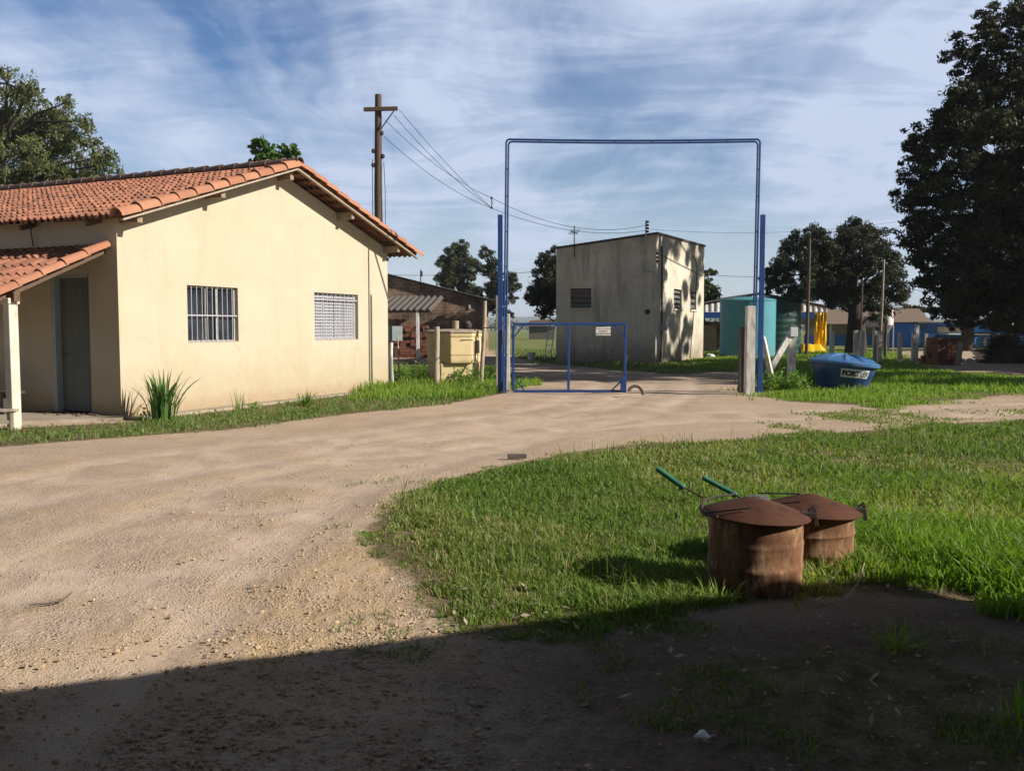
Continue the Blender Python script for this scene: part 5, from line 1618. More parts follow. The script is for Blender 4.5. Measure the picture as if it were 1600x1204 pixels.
for j in range(NY):
    for i in range(NX):
        s_, t = i / (NX - 1), j / (NY - 1)
        zz3 = (0.60 * (1 - t * 0.3) * min(1, 4 * s_) * min(1, 4 * (1 - s_)) + 0.2 * (float(fbm(s_ * 9, t * 5, 4)) - 0.4)) * (t * 4 if t < 0.25 else 1)
        vs.append((xa_ + (xb_ - xa_) * s_, -1.6 + 1.9 * t, zz3 - 0.03))
for j in range(NY - 1):
    for i in range(NX - 1): fs.append((j * NX + i, j * NX + i + 1, (j + 1) * NX + i + 1, (j + 1) * NX + i))
mb.add(vs, fs); mb.build('heap', M['yellow_tarp'], yt, smooth=True)

def vert_tank(name, px0, px1, Y, ytop, m, label, ribs, center=None):
    xa_, xb_ = at(px0, 513, Y).x, at(px1, 513, Y).x
    r_ = (xb_ - xa_) / 2; zt2 = at((px0 + px1) / 2, ytop, Y).z
    root = empty(name, ((xa_ + xb_) / 2, Y, 0), 0, label, 'water tank')
    pr_ = []
    if ribs:
        for z in np.linspace(-0.2, zt2 - 0.12, 90):
            pr_.append((r_ * (1 - 0.012 * (0.5 + 0.5 * math.cos(z * 2 * PI / 0.34))), z))
    else:
        pr_ = [(r_, -0.2), (r_ * 0.998, zt2 * 0.5), (r_ * 0.995, zt2 - 0.1)]
    MB().lathe(pr_, n=56).build('body', m, root, smooth=True)
    MB().lathe([(r_ * 1.0, zt2 - 0.1), (r_ * 1.015, zt2 - 0.06), (r_ * 0.95, zt2 + 0.02), (r_ * 0.4, zt2 + 0.12), (0.2, zt2 + 0.14), (0.2, zt2 + 0.2)], n=40).build('top', m, root, smooth=True)
    return root
vert_tank('teal_tank', 1126, 1211, 47.0, 468, M['teal_tank'], 'tall teal cylindrical water tank behind the right gate post', False)
vert_tank('green_tank', 1170, 1250, 50.5, 467, M['green_tank'], 'tall very dark green water tank right of the teal tank', True)

# ------------------------------------------------------------------ buildings at right
LY = 78.0
lbg = empty('tiled_building', (at(1365, 513, LY).x, LY, 0), 0, 'long low building with a brown tiled roof and blue lower wall', 'building')
lx = lbg.location.x
xa_, xb_ = at(1285, 513, LY).x - lx, at(1440, 513, LY).x - lx
ze_, zr_ = at(1365, 506, LY).z, at(1365, 482, LY + 3).z
MB().box(((xa_ + xb_) / 2, 3, 0.4), (xb_ - xa_ - 0.6, 5.6, 1.0)).build('lower_wall', M['blue_wall'], lbg)
MB().box(((xa_ + xb_) / 2, 3, 1.4), (xb_ - xa_ - 1.0, 5.0, 1.0)).build('upper_wall', M['beige_wall'], lbg)
for k in range(5):
    xx = xa_ + 0.6 + (xb_ - xa_ - 1.2) * k / 4
    MB().box((xx, -0.4, ze_ / 2), (0.16, 0.16, ze_ + 0.1)).build('post', M['white_post'], lbg)
mb = MB()
mb.hexa([(xa_ - .4, -0.9, ze_), (xb_ + 0.6, -0.9, ze_), (xb_ + 0.6, 6.9, ze_), (xa_ - .4, 6.9, ze_)], [(xa_ - .4, 2.8, zr_), (xb_ - 1.2 + 2.2, 2.8, zr_), (xb_ - 1.2 + 2.2, 3.2, zr_), (xa_ - .4, 3.2, zr_)])
mb.build('roof', M['roof_brown'], lbg)
B2 = 70.0
b2 = empty('blue_building', (at(1490, 513, B2).x, B2, 0), 0, 'low blue building with white posts and awning under the big tree', 'building')
x2 = b2.location.x; g2 = lambda px: at(px, 513, B2).x - x2
h2 = lambda py: at(1490, py, B2).z
MB().box(((g2(1432) + g2(1620)) / 2, 2.5, h2(505) / 2 - 0.1), (g2(1620) - g2(1432), 5, h2(505) + 0.2)).build('wall', M['blue_wall'], b2)
MB().box((g2(1483), -0.02, h2(514.5)), (g2(1502) - g2(1464), 0.08, 0.42)).build('window', M['beige_wall'], b2)
MB().box((g2(1500), -0.85, h2(521.5)), (g2(1532) - g2(1464), 1.6, 0.08)).build('awning', M['white_paint'], b2)
MB().box(((g2(1432) + g2(1620)) / 2, 2.4, h2(505) + 0.06), (g2(1620) - g2(1428), 5.8, 0.1)).build('roof', M['fibre_cement'], b2)
for px in (1432, 1505, 1524, 1545): MB().box((g2(px), -1.4 if px > 1440 else -0.12, h2(522) / 2 if px > 1440 else h2(507) / 2), (0.22, 0.16, h2(522) if px > 1440 else h2(507))).build('post', M['white_paint'], b2)
MB().box((g2(1455), -0.05, h2(530)), (g2(1468) - g2(1444), 0.12, 0.9)).build('door', M['blue_paint'], b2)
# white ribbed container on legs
cY = 60.0
ct = empty('white_silo', (at(1384, 513, cY).x, cY, 0), 0, 'white ribbed metal container raised on thin legs by the tree', 'silo')
zt2, zb2_ = at(1384, 481, cY).z, at(1384, 508, cY).z
MB().lathe([(0.46 * (1 + 0.02 * (k % 2)), zb2_ + (zt2 - zb2_) * k / 24) for k in range(25)], n=24).build('body', M['white_paint'], ct)
MB().lathe([(0.1, zb2_ - 0.55), (0.46, zb2_ - 0.005)], n=24).build('funnel', M['grey_metal'], ct, smooth=True)
for sx_, sy_ in ((1, 1), (1, -1), (-1, 1), (-1, -1)): MB().box((sx_ * 0.36, sy_ * 0.36, zb2_ / 2 - 0.1), (0.06, 0.06, zb2_ + 0.2)).build('leg', M['grey_metal'], ct)
gc = empty('dark_cabin', (at(1360, 513, 58).x, 58, 0), 0, 'dark grey panelled cabin on short legs behind the fence posts', 'cabin')
zt2, zb2_ = at(1360, 494, 58).z, at(1360, 511, 58).z
MB().box((0, 0, (zt2 + zb2_) / 2), (1.5, 1.2, zt2 - zb2_)).build('body', plain('dark_panel', (0.07, 0.075, 0.08), (0.05, 0.05, 0.055), 4, 0.7, 0.1), gc, bevel=0.02)
for sx_ in (-1, 1): MB().box((sx_ * 0.6, 0, zb2_ / 2 - 0.05), (0.12, 1.0, zb2_ + 0.1)).build('leg', M['dark_metal'], gc)

# fence posts
FP = [(1300, 518, 34), (1338, 516, 36.5), (1346, 517, 35.0), (1368, 517, 39.5), (1375, 517, 37.0), (1407, 520, 39), (1428, 519, 40), (1432, 508, 42), (1448, 521, 43)]
flb = ['short white fence post behind the left half of the blue water tank', 'narrow fence post first of the close pair behind the blue tank lid', 'broader fence post second of the close pair behind the blue tank lid',
       'dim grey fence post just behind the white one right of the blue tank', 'white fence post just right of the blue water tank', 'lone fence post midway between blue tank and brick stack', 'low post standing tight against a taller white one', 'taller white post left of the brick stack', 'dim small post nearest the brick stack']
for (px, yt_, Y), lb_ in zip(FP, flb):
    post('fence_post', px, yt_, 0, 6.5 if Y < 38 else 5.5, M['white_post'] if 'dim' not in lb_ else M['grey_concrete'], lb_, Y=Y, lean=random.uniform(-0.04, 0.04), group='concrete fence posts beyond the blue tank', cat='fence post')
for k, (px, yt_, Y, wpx, mm, lb_) in enumerate(((1261, 372, 46, 5.0, 'pole_wood', 'tall thin dark pole in front of the left part of the round tree'), (1375, 405, 44, 3.4, 'grey_wood', 'tall thin pale pole in front of the right part of the round tree'),
                                                (1345, 440, 47, 3.0, 'pole_wood', 'thin dark pole beside the round tree trunk'), (1384, 503, 45, 5, 'old_wood', 'short dark stump of a post under the white silo'))):
    post('thin_pole', px, yt_, 0, wpx, M[mm], lb_, Y=Y, round_=True, cat='pole', lean=0.12 if k == 1 else 0.03)

# brick stack + wood stack + stones
bp_ = Vector((at(1478, 513, 37.0).x, 37.2, 0))
brick_pile('brick_stack', bp_, 0.1, 5, 4, 9, (0.20, 0.22, 0.125), 'tall reddish brick stack at the end of the fence under the tree', M['brick'], 0.015, 0.06)
brick_pile('brick_stack', (at(1452, 513, 38).x, 38, 0), 0.2, 3, 2, 3, (0.24, 0.15, 0.12), 'low heap of loose bricks left of the tall brick stack', M['brick'], 0.05, 0.4)
o = MB().box((0, 0, 0.48), (0.05, 0.34, 0.92), Matrix.Rotation(0.12, 3, 'Y')).box((0.05, -0.1, 0.45), (0.04, 0.14, 0.85), Matrix.Rotation(0.10, 3, 'Y')).build('leaning_board', M['grey_wood'], bevel=0.006)
o.location = (at(1497, 513, 36.6).x, 36.5, 0.02)
tag(o, 'pale board leaning against the right end of the tall brick stack', 'board')
mb = MB(); rg = random.Random(3)
for k in range(15):
    for j in range(3):
        mb.box((rg.uniform(-0.08, 0.08), j * 0.45 - 0.45, 0.05 + k * 0.088), (4.6 + rg.uniform(-0.25, 0.25), 0.40, 0.062))
for xx in (-1.6, 0, 1.6): mb.box((xx, 0, 0.62), (0.08, 1.2, 1.24))
o = mb.build('plank_stack', M['dark_wood_shade'], bevel=0); o.location = (at(1535, 513, 39).x + 2.3, 39, 0)
tag(o, 'long dark stack of sawn planks in the shade of the big tree', 'plank stack')
for k in range(9):
    mb = MB(); mb.lathe([(0.02, 0), (0.09, 0.03), (0.08, 0.10), (0.02, 0.13)], n=8); o = mb.build('white_stone', M['white_paint'], smooth=True)
    for v in o.data.vertices: v.co *= random.uniform(0.8, 1.2)
    o.location = (at(1506 + 3.3 * k + random.uniform(-1, 1), 513, 40.5).x, 40.5 + random.uniform(-.4, .4), 0)
    tag(o, 'small white stone in the row left of the dark plank stack', 'stone', 'white stones beside the plank stack')

# ------------------------------------------------------------------ utility pole and cables
UY = 29.0
ub = at(593, 513, UY)
up = empty('utility_pole', (ub.x, UY, 0), 0, 'old dark wooden utility pole with a crossarm rising behind the yellow house', 'utility pole')
ztop = at(594, 148, UY).z
MB().tube([(0.03, 0, -0.3), (0.02, 0, ztop * 0.3), (0.0, 0, ztop * 0.65), (0.03, 0, ztop)], [0.16, 0.15, 0.13, 0.105], 14).build('shaft', M['pole_wood'], up, smooth=True)
zc_ = at(594, 173, UY).z
xa_, xb_ = at(573, 513, UY).x - ub.x, at(625, 513, UY).x - ub.x
MB().beam((xa_, -0.15, zc_), (xb_, -0.15, zc_ + 0.03), 0.10, 0.12).build('crossarm', M['pole_wood'], up, bevel=0.008)
MB().beam((0.11, -0.15, at(0, 204, UY).z), (at(619, 513, UY).x - ub.x, -0.15, zc_ - 0.05), 0.03, 0.045, up=(0, 1, 0)).build('brace', M['dark_metal'], up)
mb = MB()
for yy, sx_ in ((240, -0.14), (248, 0.17), (262, -0.15), (212, 0.14)):
    mb.lathe([(0.03, 0), (0.06, 0.04), (0.06, 0.10), (0.03, 0.14)], (sx_, -0.05, at(0, yy, UY).z), 8)
mb.build('insulator', M['dark_metal'], up)
MB().tube([(-0.16, -0.08, at(0, 250, UY).z), (-0.17, -0.08, at(0, 330, UY).z), (-0.16, -0.08, 1.0)], 0.014, 5).build('down_cable', M['wire'], up)
MB().tube([(0.2, -0.1, at(0, 255, UY).z), (0.24, -0.12, at(0, 300, UY).z), (0.22, -0.1, 1.0)], 0.012, 5).build('down_cable', M['wire'], up)

def cable(a_, b_, sag, label, r_=0.012, n=16):
    r_ *= 0.7; sag *= 0.75
    a_, b_ = Vector(a_), Vector(b_)
    P = []
    for k in range(n + 1):
        t = k / n; p_ = a_.lerp(b_, t); p_.z -= sag * 4 * t * (1 - t); P.append(p_)
    o = MB().tube(P, r_, 5).build('power_cable', M['wire'], smooth=True)
    return tag(o, label, 'cable', 'overhead cables')
SPY = 33.0
spT, spB = at(768, 309, SPY), at(768, 325, SPY)
spr = empty('cable_spreader', spB, 0, 'small dark spreader hanging on the cables left of the gate arch', 'cable spreader')
MB().tube([(0, 0, 0), (0.02, 0, (spT - spB).z * .5), (0, 0, (spT - spB).z)], 0.022, 6).build('rod', M['dark_metal'], spr, smooth=True)
MB().lathe([(0.03, 0), (0.06, 0.03), (0.03, 0.07)], (0, 0, -0.03), 8).lathe([(0.03, 0), (0.06, 0.03), (0.03, 0.07)], (0, 0, (spT - spB).z - 0.04), 8).build('insulator', M['dark_metal'], spr, smooth=True)
cable(at(624, 172, UY), spB, 0.15, 'upper cable from the end of the pole crossarm to the spreader')
cable(at(615, 180, UY), spB, 0.25, 'cable from the middle of the pole crossarm to the spreader')
cable(at(602, 188, UY), spT, 0.35, 'cable from beside the pole shaft to the spreader top')
cable(at(600, 213, UY), spB, 0.35, 'lower cable from the pole shaft below the brace to the spreader', 0.012)
wr = rk.location.copy()
cable(spT, at(1009, 352, wr.y), 0.75, 'upper cable from the spreader to the blockhouse insulator rack', 0.014, 22)
cable(spB, at(1009, 360, wr.y), 0.55, 'lower cable from the spreader to the blockhouse insulator rack', 0.014, 22)
cable(at(1011, 358, wr.y), at(1440, 340, 42), 0.5, 'thin cable from the blockhouse rack to the big tree at right', 0.010, 20)
cable(at(560, 428, 62), at(885, 421, 62), 0.3, 'low cable crossing behind the brick outbuilding and the hinge post', 0.022)
cable(at(1090, 428, 62), at(1290, 426, 60), 0.3, 'low cable between the blockhouse and the round tree', 0.022)
cable(at(1360, 430, 60), at(1460, 460, 60), 0.1, 'short cable between the round tree and the big tree', 0.02)


# ------------------------------------------------------------------ trees
def tree(name, label, base, trunk_pts, trunk_r, puffs, leaf, nleaf, m, seed, bark='trunk', aspect=0.42, droop=0.2, group=None, sub=14, subr=0.42, limb_r=0.06, cat='tree', flat=0.8):
    rg = np.random.default_rng(seed)
    root = empty(name, base, 0, label, cat, group)
    mb = MB()
    tp = [Vector(p_) for p_ in trunk_pts]
    N = len(tp)
    mb.tube([tp[0] - Vector((0, 0, 0.3))] + tp, [trunk_r * 1.25] + [trunk_r * (1.15 - 0.85 * i / (N - 1)) for i in range(N)], 10)
    C = []
    vol = np.array([r_[0] * r_[1] * r_[2] for _, r_ in puffs]) ** 0.8
    cnt = (nleaf * vol / vol.sum()).astype(int)
    for (c, r_), n in zip(puffs, cnt):
        c = Vector(c)
        # limb
        k = min(range(N), key=lambda i: (tp[i] - c).length + 2.5 * max(0, tp[i].z - c.z + 0.6 * max(r_)) + (0 if i else 3))
        p0 = tp[k]; mid = (p0 + c) / 2 + Vector((rg.normal(0, .12), rg.normal(0, .12), 0.12 * (c - p0).length))
        lr_ = limb_r * (0.6 + 0.4 * max(r_))
        mb.tube([p0, mid, c], [min(lr_ * 1.6, trunk_r * 0.6), lr_, lr_ * 0.45], 6)
        ns = max(5, int(sub))
        D = rg.normal(0, 1, (ns, 3)); D /= np.linalg.norm(D, axis=1)[:, None]
        RRr = rg.uniform(0.45, 1.02, ns)[:, None]
        S = np.array(c)[None] + D * RRr * np.array(r_)[None]
        for s_ in S:
            s_v = Vector(s_); m2 = (c + s_v) / 2 + Vector(tuple(rg.normal(0, 0.06, 3) * max(r_)))
            mb.tube([c, m2, s_v], [lr_ * 0.35, lr_ * 0.22, lr_ * 0.08], 4, cap=False)
        wts = rg.uniform(0.35, 1.6, ns); wts /= wts.sum()
        ch = rg.choice(ns, n, p=wts)
        rs = subr * min(r_) * rg.uniform(0.6, 1.3, ns)
        G = rg.normal(0, 1, (n, 3)); G /= np.linalg.norm(G, axis=1)[:, None] + 1e-9
        G *= (rg.uniform(0, 1, n) ** 0.45)[:, None]
        G[:, 2] *= flat
        C.append(S[ch] + G * rs[ch][:, None])
    mb.build('trunk', M[bark], root, smooth=True)
    leaves(np.concatenate(C), leaf, M[m], root, 'crown', rg, aspect, droop)
    return root


def pz(px, py, Y, base):
    p_ = at(px, py, Y); return (p_.x - base[0], p_.y - base[1], p_.z)


# big tree at right
def big_tree():
    b_ = Vector((20.6, 33.0, 0))
    pf = []
    rg = random.Random(5)
    spec = [  # px,py,Y, radius
        (1425, 240, 34, 0.9), (1428, 300, 34, 1.0), (1430, 360, 34, 1.0), (1450, 410, 34, 1.1), (1470, 190, 34, 1.1), (1530, 130, 35, 1.2), (1500, 90, 35, 0.8), (1470, 475, 35, 0.9), (1530, 490, 34, 1.1), (1600, 500, 34, 1.2), (1640, 490, 35, 1.5), (1560, 170, 34, 1.6), (1600, 340, 33, 1.8), (1530, 380, 33, 1.5),
        (1440, 215, 34, 1.1), (1450, 270, 33, 1.4), (1445, 330, 33, 1.4), (1460, 380, 34, 1.5), (1480, 430, 33, 1.5), (1500, 300, 33, 2.0), (1510, 220, 34, 1.7),
        (1490, 160, 34, 1.1), (1540, 160, 34, 1.6), (1520, 60, 35, 1.0), (1560, 30, 35, 1.2), (1550, 95, 35, 1.1), (1600, 60, 35, 1.6), (1590, 130, 34, 1.7), (1580, 230, 33, 2.2), (1560, 330, 33, 2.2),
        (1550, 410, 33, 2.0), (1520, 450, 34, 1.3), (1590, 450, 33, 1.7), (1460, 450, 36, 0.9), (1640, 300, 34, 2.5), (1650, 180, 34, 2.4), (1640, 420, 34, 2.2), (1720, 120, 36, 2.6), (1730, 300, 36, 2.7), (1740, 430, 36, 2.4),
        (1670, 20, 36, 2.2), (1760, -60, 37, 2.5), (1640, -80, 37, 1.9), (1830, 200, 38, 2.8), (1830, 350, 38, 2.8), (1900, 80, 38, 2.5), (1500, 495, 36, 0.8), (1570, 495, 35, 1.0), (1780, 20, 41, 2.5)]
    for px, py, Y, r_ in spec:
        Y *= 0.915; r_ *= 0.90; px += 12 if px < 1500 else 4
        pf.append((pz(px, py, Y, b_), (r_, r_, r_ * 0.72)))
    tree('big_tree', 'huge dark feathery tree filling the right edge of the view', b_, [(0, 0, 0), (0.1, 0, 2), (0, 0.1, 4.5), (-0.3, 0.1, 7.5), (0.1, 0, 10.5), (0.2, 0, 13), (0, 0, 15.5)], 0.42, pf, 0.16, 300000, 'leaf_dark', 61,
         sub=28, subr=0.35, limb_r=0.045, aspect=0.36, droop=0.3, group='trees at right', flat=0.55)
big_tree()
b_ = Vector((30.0, 21.3, 0))
rg = random.Random(21)
tree('neighbour_tree', 'broad tree outside the right edge that shades the yard before the blockhouse', b_, [(0, 0, 0), (0.1, 0, 2), (0, 0, 5), (0.2, 0, 10), (0, 0, 16)], 0.35,
     [((rg.uniform(-3.4, 3.4), rg.uniform(-2.8, 2.8), rg.uniform(8, 18)), (1.6, 1.6, 1.3)) for k in range(22)], 0.34, 26000, 'leaf_dark', 72, sub=14, subr=0.42, group='trees at right')
b_ = Vector((29.0, 28.8, 0))
tree('neighbour_tree', 'second broad tree outside the right edge beyond the first', b_, [(0, 0, 0), (0.1, 0, 2), (0, 0, 4), (0.2, 0, 6), (0, 0, 8)], 0.35,
     [((rg.uniform(-4, 4), rg.uniform(-4, 4), rg.uniform(3.5, 8.5)), (1.8, 1.8, 1.4)) for k in range(22)], 0.36, 24000, 'leaf_dark', 73, sub=14, subr=0.42, group='trees at right')
b_ = Vector((31.0, 36.5, 0))
tree('neighbour_tree', 'third broad low tree outside the right edge beside the plank stack', b_, [(0, 0, 0), (0.1, 0, 2), (0, 0, 4), (0.2, 0, 6), (0, 0, 8)], 0.35,
     [((rg.uniform(-3, 3.5), rg.uniform(-3.5, 3.5), rg.uniform(2.6, 8.0)), (1.8, 1.8, 1.4)) for k in range(24)], 0.30, 28000, 'leaf_dark', 74, sub=14, subr=0.42, group='trees at right')
# further tree with visible trunk at 1512
b_ = Vector((at(1512, 513, 60).x, 60, 0))
tree('shade_tree', 'dark tree whose straight trunk stands in front of the blue building', b_, [(0, 0, 0), (0.02, 0, 1.5), (0.1, 0, 3), (0.0, 0, 5), (0.2, 0, 7.5)], 0.42,
     [(pz(px, py, 60, b_), (r_, r_, r_ * .7)) for px, py, r_ in ((1512, 470, 1.6), (1560, 465, 2.0), (1540, 420, 2.2), (1500, 430, 1.6), (1590, 430, 2.2), (1610, 480, 2.0), (1480, 480, 1.1), (1640, 490, 2.0), (1580, 498, 1.2))], 0.30, 20000, 'leaf_dark', 62, sub=16, subr=0.38, group='trees at right')
b_ = Vector((at(1580, 513, 62).x, 62, 0))
tree('shade_tree', 'dark low tree behind the plank stack at the right edge', b_, [(0, 0, 0), (0.02, 0, 1.5), (0.1, 0, 3), (0.0, 0, 5)], 0.4,
     [(pz(px, py, 62, b_), (r_, r_, r_ * .75)) for px, py, r_ in ((1580, 470, 1.8), (1610, 500, 1.5), (1640, 470, 2.2), (1565, 505, 0.9), (1690, 480, 2.4), (1740, 480, 2.4))], 0.30, 14000, 'leaf_dark', 63, sub=16, subr=0.4, group='trees at right')
# round tree
b_ = Vector((at(1338, 513, 50).x, 50, 0))
spec = [(1222, 450, 0.9), (1215, 430, 0.9), (1240, 410, 1.2), (1240, 380, 0.9), (1262, 440, 1.3), (1275, 395, 1.2), (1268, 365, 0.7), (1300, 430, 1.5), (1290, 380, 0.9), (1310, 395, 1.2), (1335, 370, 1.1), (1330, 352, 0.7), (1345, 410, 1.5), (1365, 380, 1.1),
        (1375, 420, 1.3), (1385, 450, 1.1), (1400, 435, 0.6), (1398, 470, 0.7), (1360, 460, 1.3), (1320, 460, 1.2), (1280, 450, 1.0), (1245, 458, 0.7), (1205, 440, 0.5), (1380, 490, 0.7), (1350, 365, 0.8)]
tree('round_tree', 'broad rounded dark tree beyond the shed and fence posts', b_, [(0, 0, 0), (0.0, 0, 1.2), (-0.05, 0, 2.2), (-0.2, 0, 3.4), (-0.4, 0, 5)], 0.55,
     [(pz(px, py, 50 + random.uniform(-1.5, 1.5), b_), (r_, r_, r_ * .8)) for px, py, r_ in spec], 0.155, 85000, 'leaf_dark', 64, sub=22, subr=0.44)
# trees behind the brick outbuilding
b_ = Vector((at(716, 513, 72).x, 72, 0))
spec = [(712, 395, 0.9), (722, 385, 0.7), (700, 415, 1.0), (728, 412, 1.0), (714, 430, 1.1), (695, 440, 0.9), (735, 430, 0.7), (720, 450, 1.0), (700, 462, 0.9), (730, 455, .7), (715, 475, 1.0), (692, 405, 0.5)]
tree('slim_tree', 'slim dark tree left of the pair above the brick outbuilding roof', b_, [(0, 0, 0), (0, 0, 2), (0.1, 0, 4), (0, 0, 6), (0.1, 0, 8)], 0.22, [(pz(px, py, 72, b_), (r_, r_, r_ * .75)) for px, py, r_ in spec], 0.18, 30000, 'leaf_mid', 65, sub=20, subr=0.52, group='trees behind the brick outbuilding')
b_ = Vector((at(782, 513, 68).x, 68, 0))
spec = [(760, 395, 0.6), (768, 410, 0.7), (755, 420, 0.6), (772, 430, 0.7), (756, 450, 0.8), (745, 462, 0.6), (780, 450, 0.9), (775, 470, 0.9), (795, 445, 0.8), (800, 432, 0.5), (802, 465, 0.45), (790, 485, 0.6), (765, 480, 0.7), (798, 492, 0.35)]
tree('slim_tree', 'open branched tree half hidden behind the thick blue hinge post', b_, [(0, 0, 0), (0, 0, 1.5), (-0.1, 0, 3), (-0.6, 0, 5), (-1.0, 0, 7)], 0.24, [(pz(px, py, 68, b_), (r_, r_, r_ * .75)) for px, py, r_ in spec], 0.17, 20000, 'leaf_dark', 66, bark='pale_trunk', sub=18, subr=0.52, group='trees behind the brick outbuilding')
# tree left of blockhouse
b_ = Vector((at(880, 513, 46).x, 46, 0))
spec = [(858, 410, 0.7), (868, 400, 0.6), (845, 440, 0.8), (862, 440, 1.1), (840, 465, 0.7), (855, 475, 0.8), (875, 460, 1.0), (832, 470, 0.4), (848, 490, 0.35), (880, 420, 0.9)]
tree('side_tree', 'dense dark tree peeping out left of the blockhouse', b_, [(0, 0, 0), (0, 0, 1.2), (-0.1, 0, 2.5), (-0.2, 0, 3.6)], 0.2, [(pz(px, py, 46, b_), (r_, r_, r_ * .8)) for px, py, r_ in spec], 0.15, 22000, 'leaf_dark', 67, sub=18, subr=0.48)
b_ = Vector((at(1098, 513, 62).x, 62, 0))
spec = [(1105, 430, 0.6), (1102, 450, 0.8), (1110, 460, 0.7), (1098, 470, 0.9), (1115, 475, 0.4), (1090, 450, 0.9)]
tree('side_tree', 'dark tree peeping out right of the blockhouse', b_, [(0, 0, 0), (0, 0, 1.5), (0, 0, 3), (0.1, 0, 4.5)], 0.2, [(pz(px, py, 62, b_), (r_, r_, r_ * .8)) for px, py, r_ in spec], 0.2, 7000, 'leaf_mid', 68, sub=12, subr=0.45)
# tree left behind house
b_ = Vector((at(20, 513, 33).x, 33, 0))
spec = [(10, 130, 0.8), (-20, 160, 1.4), (30, 180, 1.2), (45, 140, 0.6), (60, 210, 1.2), (95, 180, 0.7), (85, 230, 1.0), (120, 210, 0.8), (115, 250, 1.0), (10, 230, 1.5), (45, 265, 1.3), (150, 260, 0.7), (165, 245, 0.45), (160, 285, 0.8), (120, 290, 1.0), (80, 290, 1.2), (0, 290, 1.5),
        (-40, 240, 1.6), (-80, 180, 1.8), (-90, 280, 1.8), (-60, 110, 1.0), (-130, 220, 1.8), (105, 160, 0.4), (130, 190, 0.4)]
tree('garden_tree', 'large grey green leafy tree behind the left end of the house roof', b_, [(0, 0, 0), (0.1, 0, 2), (0, 0, 4), (-0.2, 0, 6), (-0.2, 0, 8)], 0.3, [(pz(px, py, 33 + random.uniform(-1, 1), b_), (r_, r_, r_ * .85)) for px, py, r_ in spec], 0.17, 56000, 'leaf_grey', 69, sub=20, subr=0.36, aspect=0.30, droop=0.9)
b_ = Vector((at(428, 513, 27).x, 27, 0))
spec = [(405, 228, 0.34), (420, 240, 0.3), (440, 240, 0.34), (455, 238, 0.26), (410, 245, 0.3), (432, 250, 0.3), (400, 250, .3), (450, 255, 0.3)]
tree('papaya_tree', 'small bright green broad leaved tree just showing over the roof ridge', b_, [(0, 0, 0), (0, 0, 2), (0.05, 0, 4), (0, 0, 5.8)], 0.09, [(pz(px, py, 27, b_), (r_, r_, r_ * .8)) for px, py, r_ in spec], 0.20, 900, 'leaf_bright', 70, sub=8, subr=0.55, aspect=0.6, limb_r=0.025)
# background treeline bush on far right behind the tiled roof
b_ = Vector((at(1432, 513, 95).x, 95, 0))
tree('far_tree', 'small far tree showing over the brown tiled roof', b_, [(0, 0, 0), (0, 0, 1), (0, 0, 2.2)], 0.2, [(pz(px, py, 95, b_), (r_, r_, r_ * .7)) for px, py, r_ in ((1430, 486, 0.9), (1415, 488, 0.8), (1445, 484, 0.8))], 0.3, 3500, 'leaf_mid', 71, sub=10)
# far tree line in the field
rg = random.Random(9)
cnt = 0
P = []
for k in range(90):
    px = -400 + 2400 * k / 90 + rg.uniform(-8, 8); Y = rg.uniform(420, 640)
    p_ = at(px, 513, Y)
    hh = rg.uniform(3.0, 8)
    for i in range(110):
        a_ = rg.uniform(0, 2 * PI); u_ = rg.uniform(0, 1) ** 0.5
        P.append((p_.x + math.cos(a_) * u_ * hh * 1.1, Y + math.sin(a_) * u_ * hh * .8, hh * (0.1 + 0.9 * rg.random() * (1 - 0.6 * u_ * u_))))
o = leaves(np.array(P), 2.2, M['leaf_mid'], None, 'far_woodland', np.random.default_rng(4), 0.6)
tag(o, 'far off line of low trees across the fields', 'woodland', kind='stuff')

# ------------------------------------------------------------------ building behind the viewer (casts the foreground shade)
e0_, e1_ = gp(0, 1090), gp(840, 981)
ed = (e1_ - e0_).normalized(); eb = Vector((ed.y, -ed.x, 0))
EC = e1_ + ed * (2.30 - e1_.x) / ed.x + Vector((0.96, -0.28, 0)).normalized() * (3.0 / math.tan(SUN_EL))
bs = empty('brick_workshop', (EC.x, EC.y, 0), 0, 'long brick workshop with a deep overhanging roof whose shade falls on the foreground', 'workshop')
LL, DD = 34.0, 6.5
fall = -0.12
p_ = [Vector((0, 0, 3.0)), -ed * LL + Vector((0, 0, 3.0)), -ed * LL + eb * DD + Vector((0, 0, 3.0 + fall * DD)), eb * DD + Vector((0, 0, 3.0 + fall * DD))]
MB().hexa([q2 - Vector((0, 0, 0.0)) for q2 in p_], [q2 + Vector((0, 0, 0.10)) for q2 in p_]).build('roof', M['shed_underside'], bs)
mb = MB()
w0 = -ed * 0.5 + eb * 2.6; w1 = -ed * (LL - 0.3) + eb * 2.6
zf = 3.0 + fall * 2.6
th_ = eb * 0.25
mb.hexa([w0 + Vector((0, 0, -.1)), w1 + Vector((0, 0, -.1)), w1 + th_ + Vector((0, 0, -.1)), w0 + th_ + Vector((0, 0, -.1))], [w0 + Vector((0, 0, zf)), w1 + Vector((0, 0, zf)), w1 + th_ + Vector((0, 0, zf - .03)), w0 + th_ + Vector((0, 0, zf - .03))])
w2 = -ed * 0.5 + eb * 6.2; w3 = -ed * 0.75 + eb * 2.86
mb.hexa([w0 + th_ + Vector((0, 0, -.1)), w3 + Vector((0, 0, -.1)), w2 - ed * .25 + Vector((0, 0, -.1)), w2 + Vector((0, 0, -.1))], [w0 + th_ + Vector((0, 0, zf - .04)), w3 + Vector((0, 0, zf - .04)), w2 - ed * .25 + Vector((0, 0, 2.2)), w2 + Vector((0, 0, 2.2))])
mb.build('wall', M['old_brick'], bs)

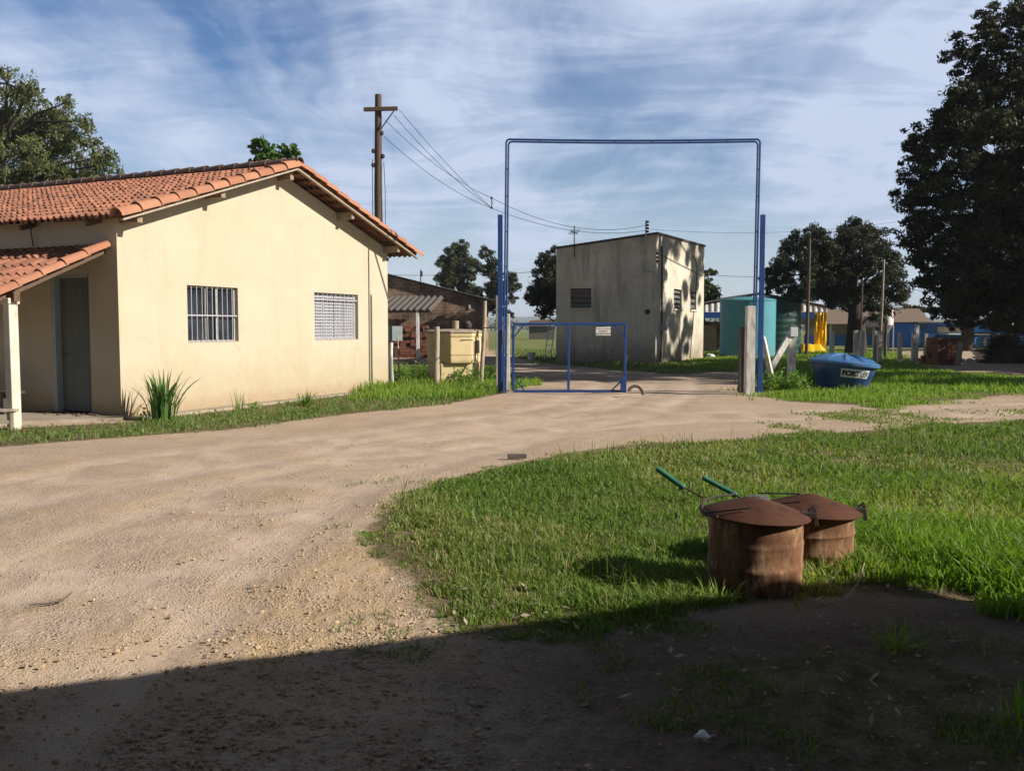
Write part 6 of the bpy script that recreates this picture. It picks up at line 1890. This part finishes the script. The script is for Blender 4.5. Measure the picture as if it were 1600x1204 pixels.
# ------------------------------------------------------------------ small ground things
o = MB().tube([gp(46, 948) + Vector((0, 0, .012)), gp(75, 946) + Vector((0, 0, .014)), gp(98, 942) + Vector((0, 0, .018)), gp(113, 934) + Vector((0, 0, .035))], [0.004, 0.006, 0.006, 0.003], 6).build('twig', M['old_wood'], smooth=True)
tag(o, 'thin curved twig lying on the sunlit earth at left', 'twig')
o = MB().box((0, 0, 0.035), (0.22, 0.07, 0.05), Matrix.Rotation(0.1, 3, 'Z')).build('wood_scrap', M['old_wood'], bevel=0.008)
o.location = gp(808, 717); tag(o, 'small dark wood scrap on the track above the lawn edge', 'wood scrap')
mb = MB(); c_ = gp(990, 622)
mb.tube([(0.22 * math.cos(t) * 0.8, 0.05 * math.sin(t), 0.24 * math.sin(t)) for t in np.linspace(0.2, 2.6, 9)], 0.035, 8)
o = mb.build('half_tyre', M['old_wood'], smooth=True); o.location = gp(993, 620); tag(o, 'half buried old tyre hoop standing by the open end of the gate', 'tyre')
mb = MB(); vs, fs = [], []
for j in range(4):
    for i in range(7):
        th = PI * (0.15 + 0.8 * i / 6)
        vs.append((0.035 * math.cos(th) + 0.006 * math.sin(i * 3 + j), -0.03 + 0.018 * j, 0.022 * math.sin(th) + 0.008 * math.sin(j * 2 + i)))
for j in range(3):
    for i in range(6): fs.append((j * 7 + i, j * 7 + i + 1, (j + 1) * 7 + i + 1, (j + 1) * 7 + i))
mb.add(vs, fs); o = mb.build('plastic_scrap', M['white_plastic'], smooth=True); sm_ = o.modifiers.new('thick', 'SOLIDIFY'); sm_.thickness = 0.002
o.location = gp(1101, 1160) + Vector((0, 0, 0.012)); o.rotation_euler = (0, 0.3, 0.6); tag(o, 'crumpled white plastic scrap lying in the dark foreground', 'plastic scrap')
MB_t = MB().tube([gp(1260, 940) + Vector((0, 0, .03)), gp(1290, 950) + Vector((0, 0, .02)), gp(1320, 945) + Vector((0, 0, .03)), gp(1340, 925) + Vector((0, 0, .05)), gp(1350, 905) + Vector((0, 0, .10))], [0.006, 0.005, 0.005, 0.004, 0.003], 5)
tag(MB_t.build('bent_straw', M['grey_wood'], smooth=True), 'dry bent stem on the ground right of the nearer drum', 'stem')

# ------------------------------------------------------------------ haze
hzm = bpy.data.materials.new('haze'); hzm.use_nodes = True; hn = NT(hzm.node_tree)
pv = hn.n('ShaderNodeVolumePrincipled')
pv.inputs['Color'].default_value = (0.72, 0.82, 0.95, 1)
pv.inputs['Density'].default_value = 0.00032
ho = hn.n('ShaderNodeOutputMaterial'); hn.l(pv.outputs[0], ho.inputs['Volume'])
hz = MB().box((0, 0, 24), (8000, 8000, 76)).build('haze', hzm)
tag(hz, 'thin bluish air between the yard and the far hills', 'haze', kind='stuff')
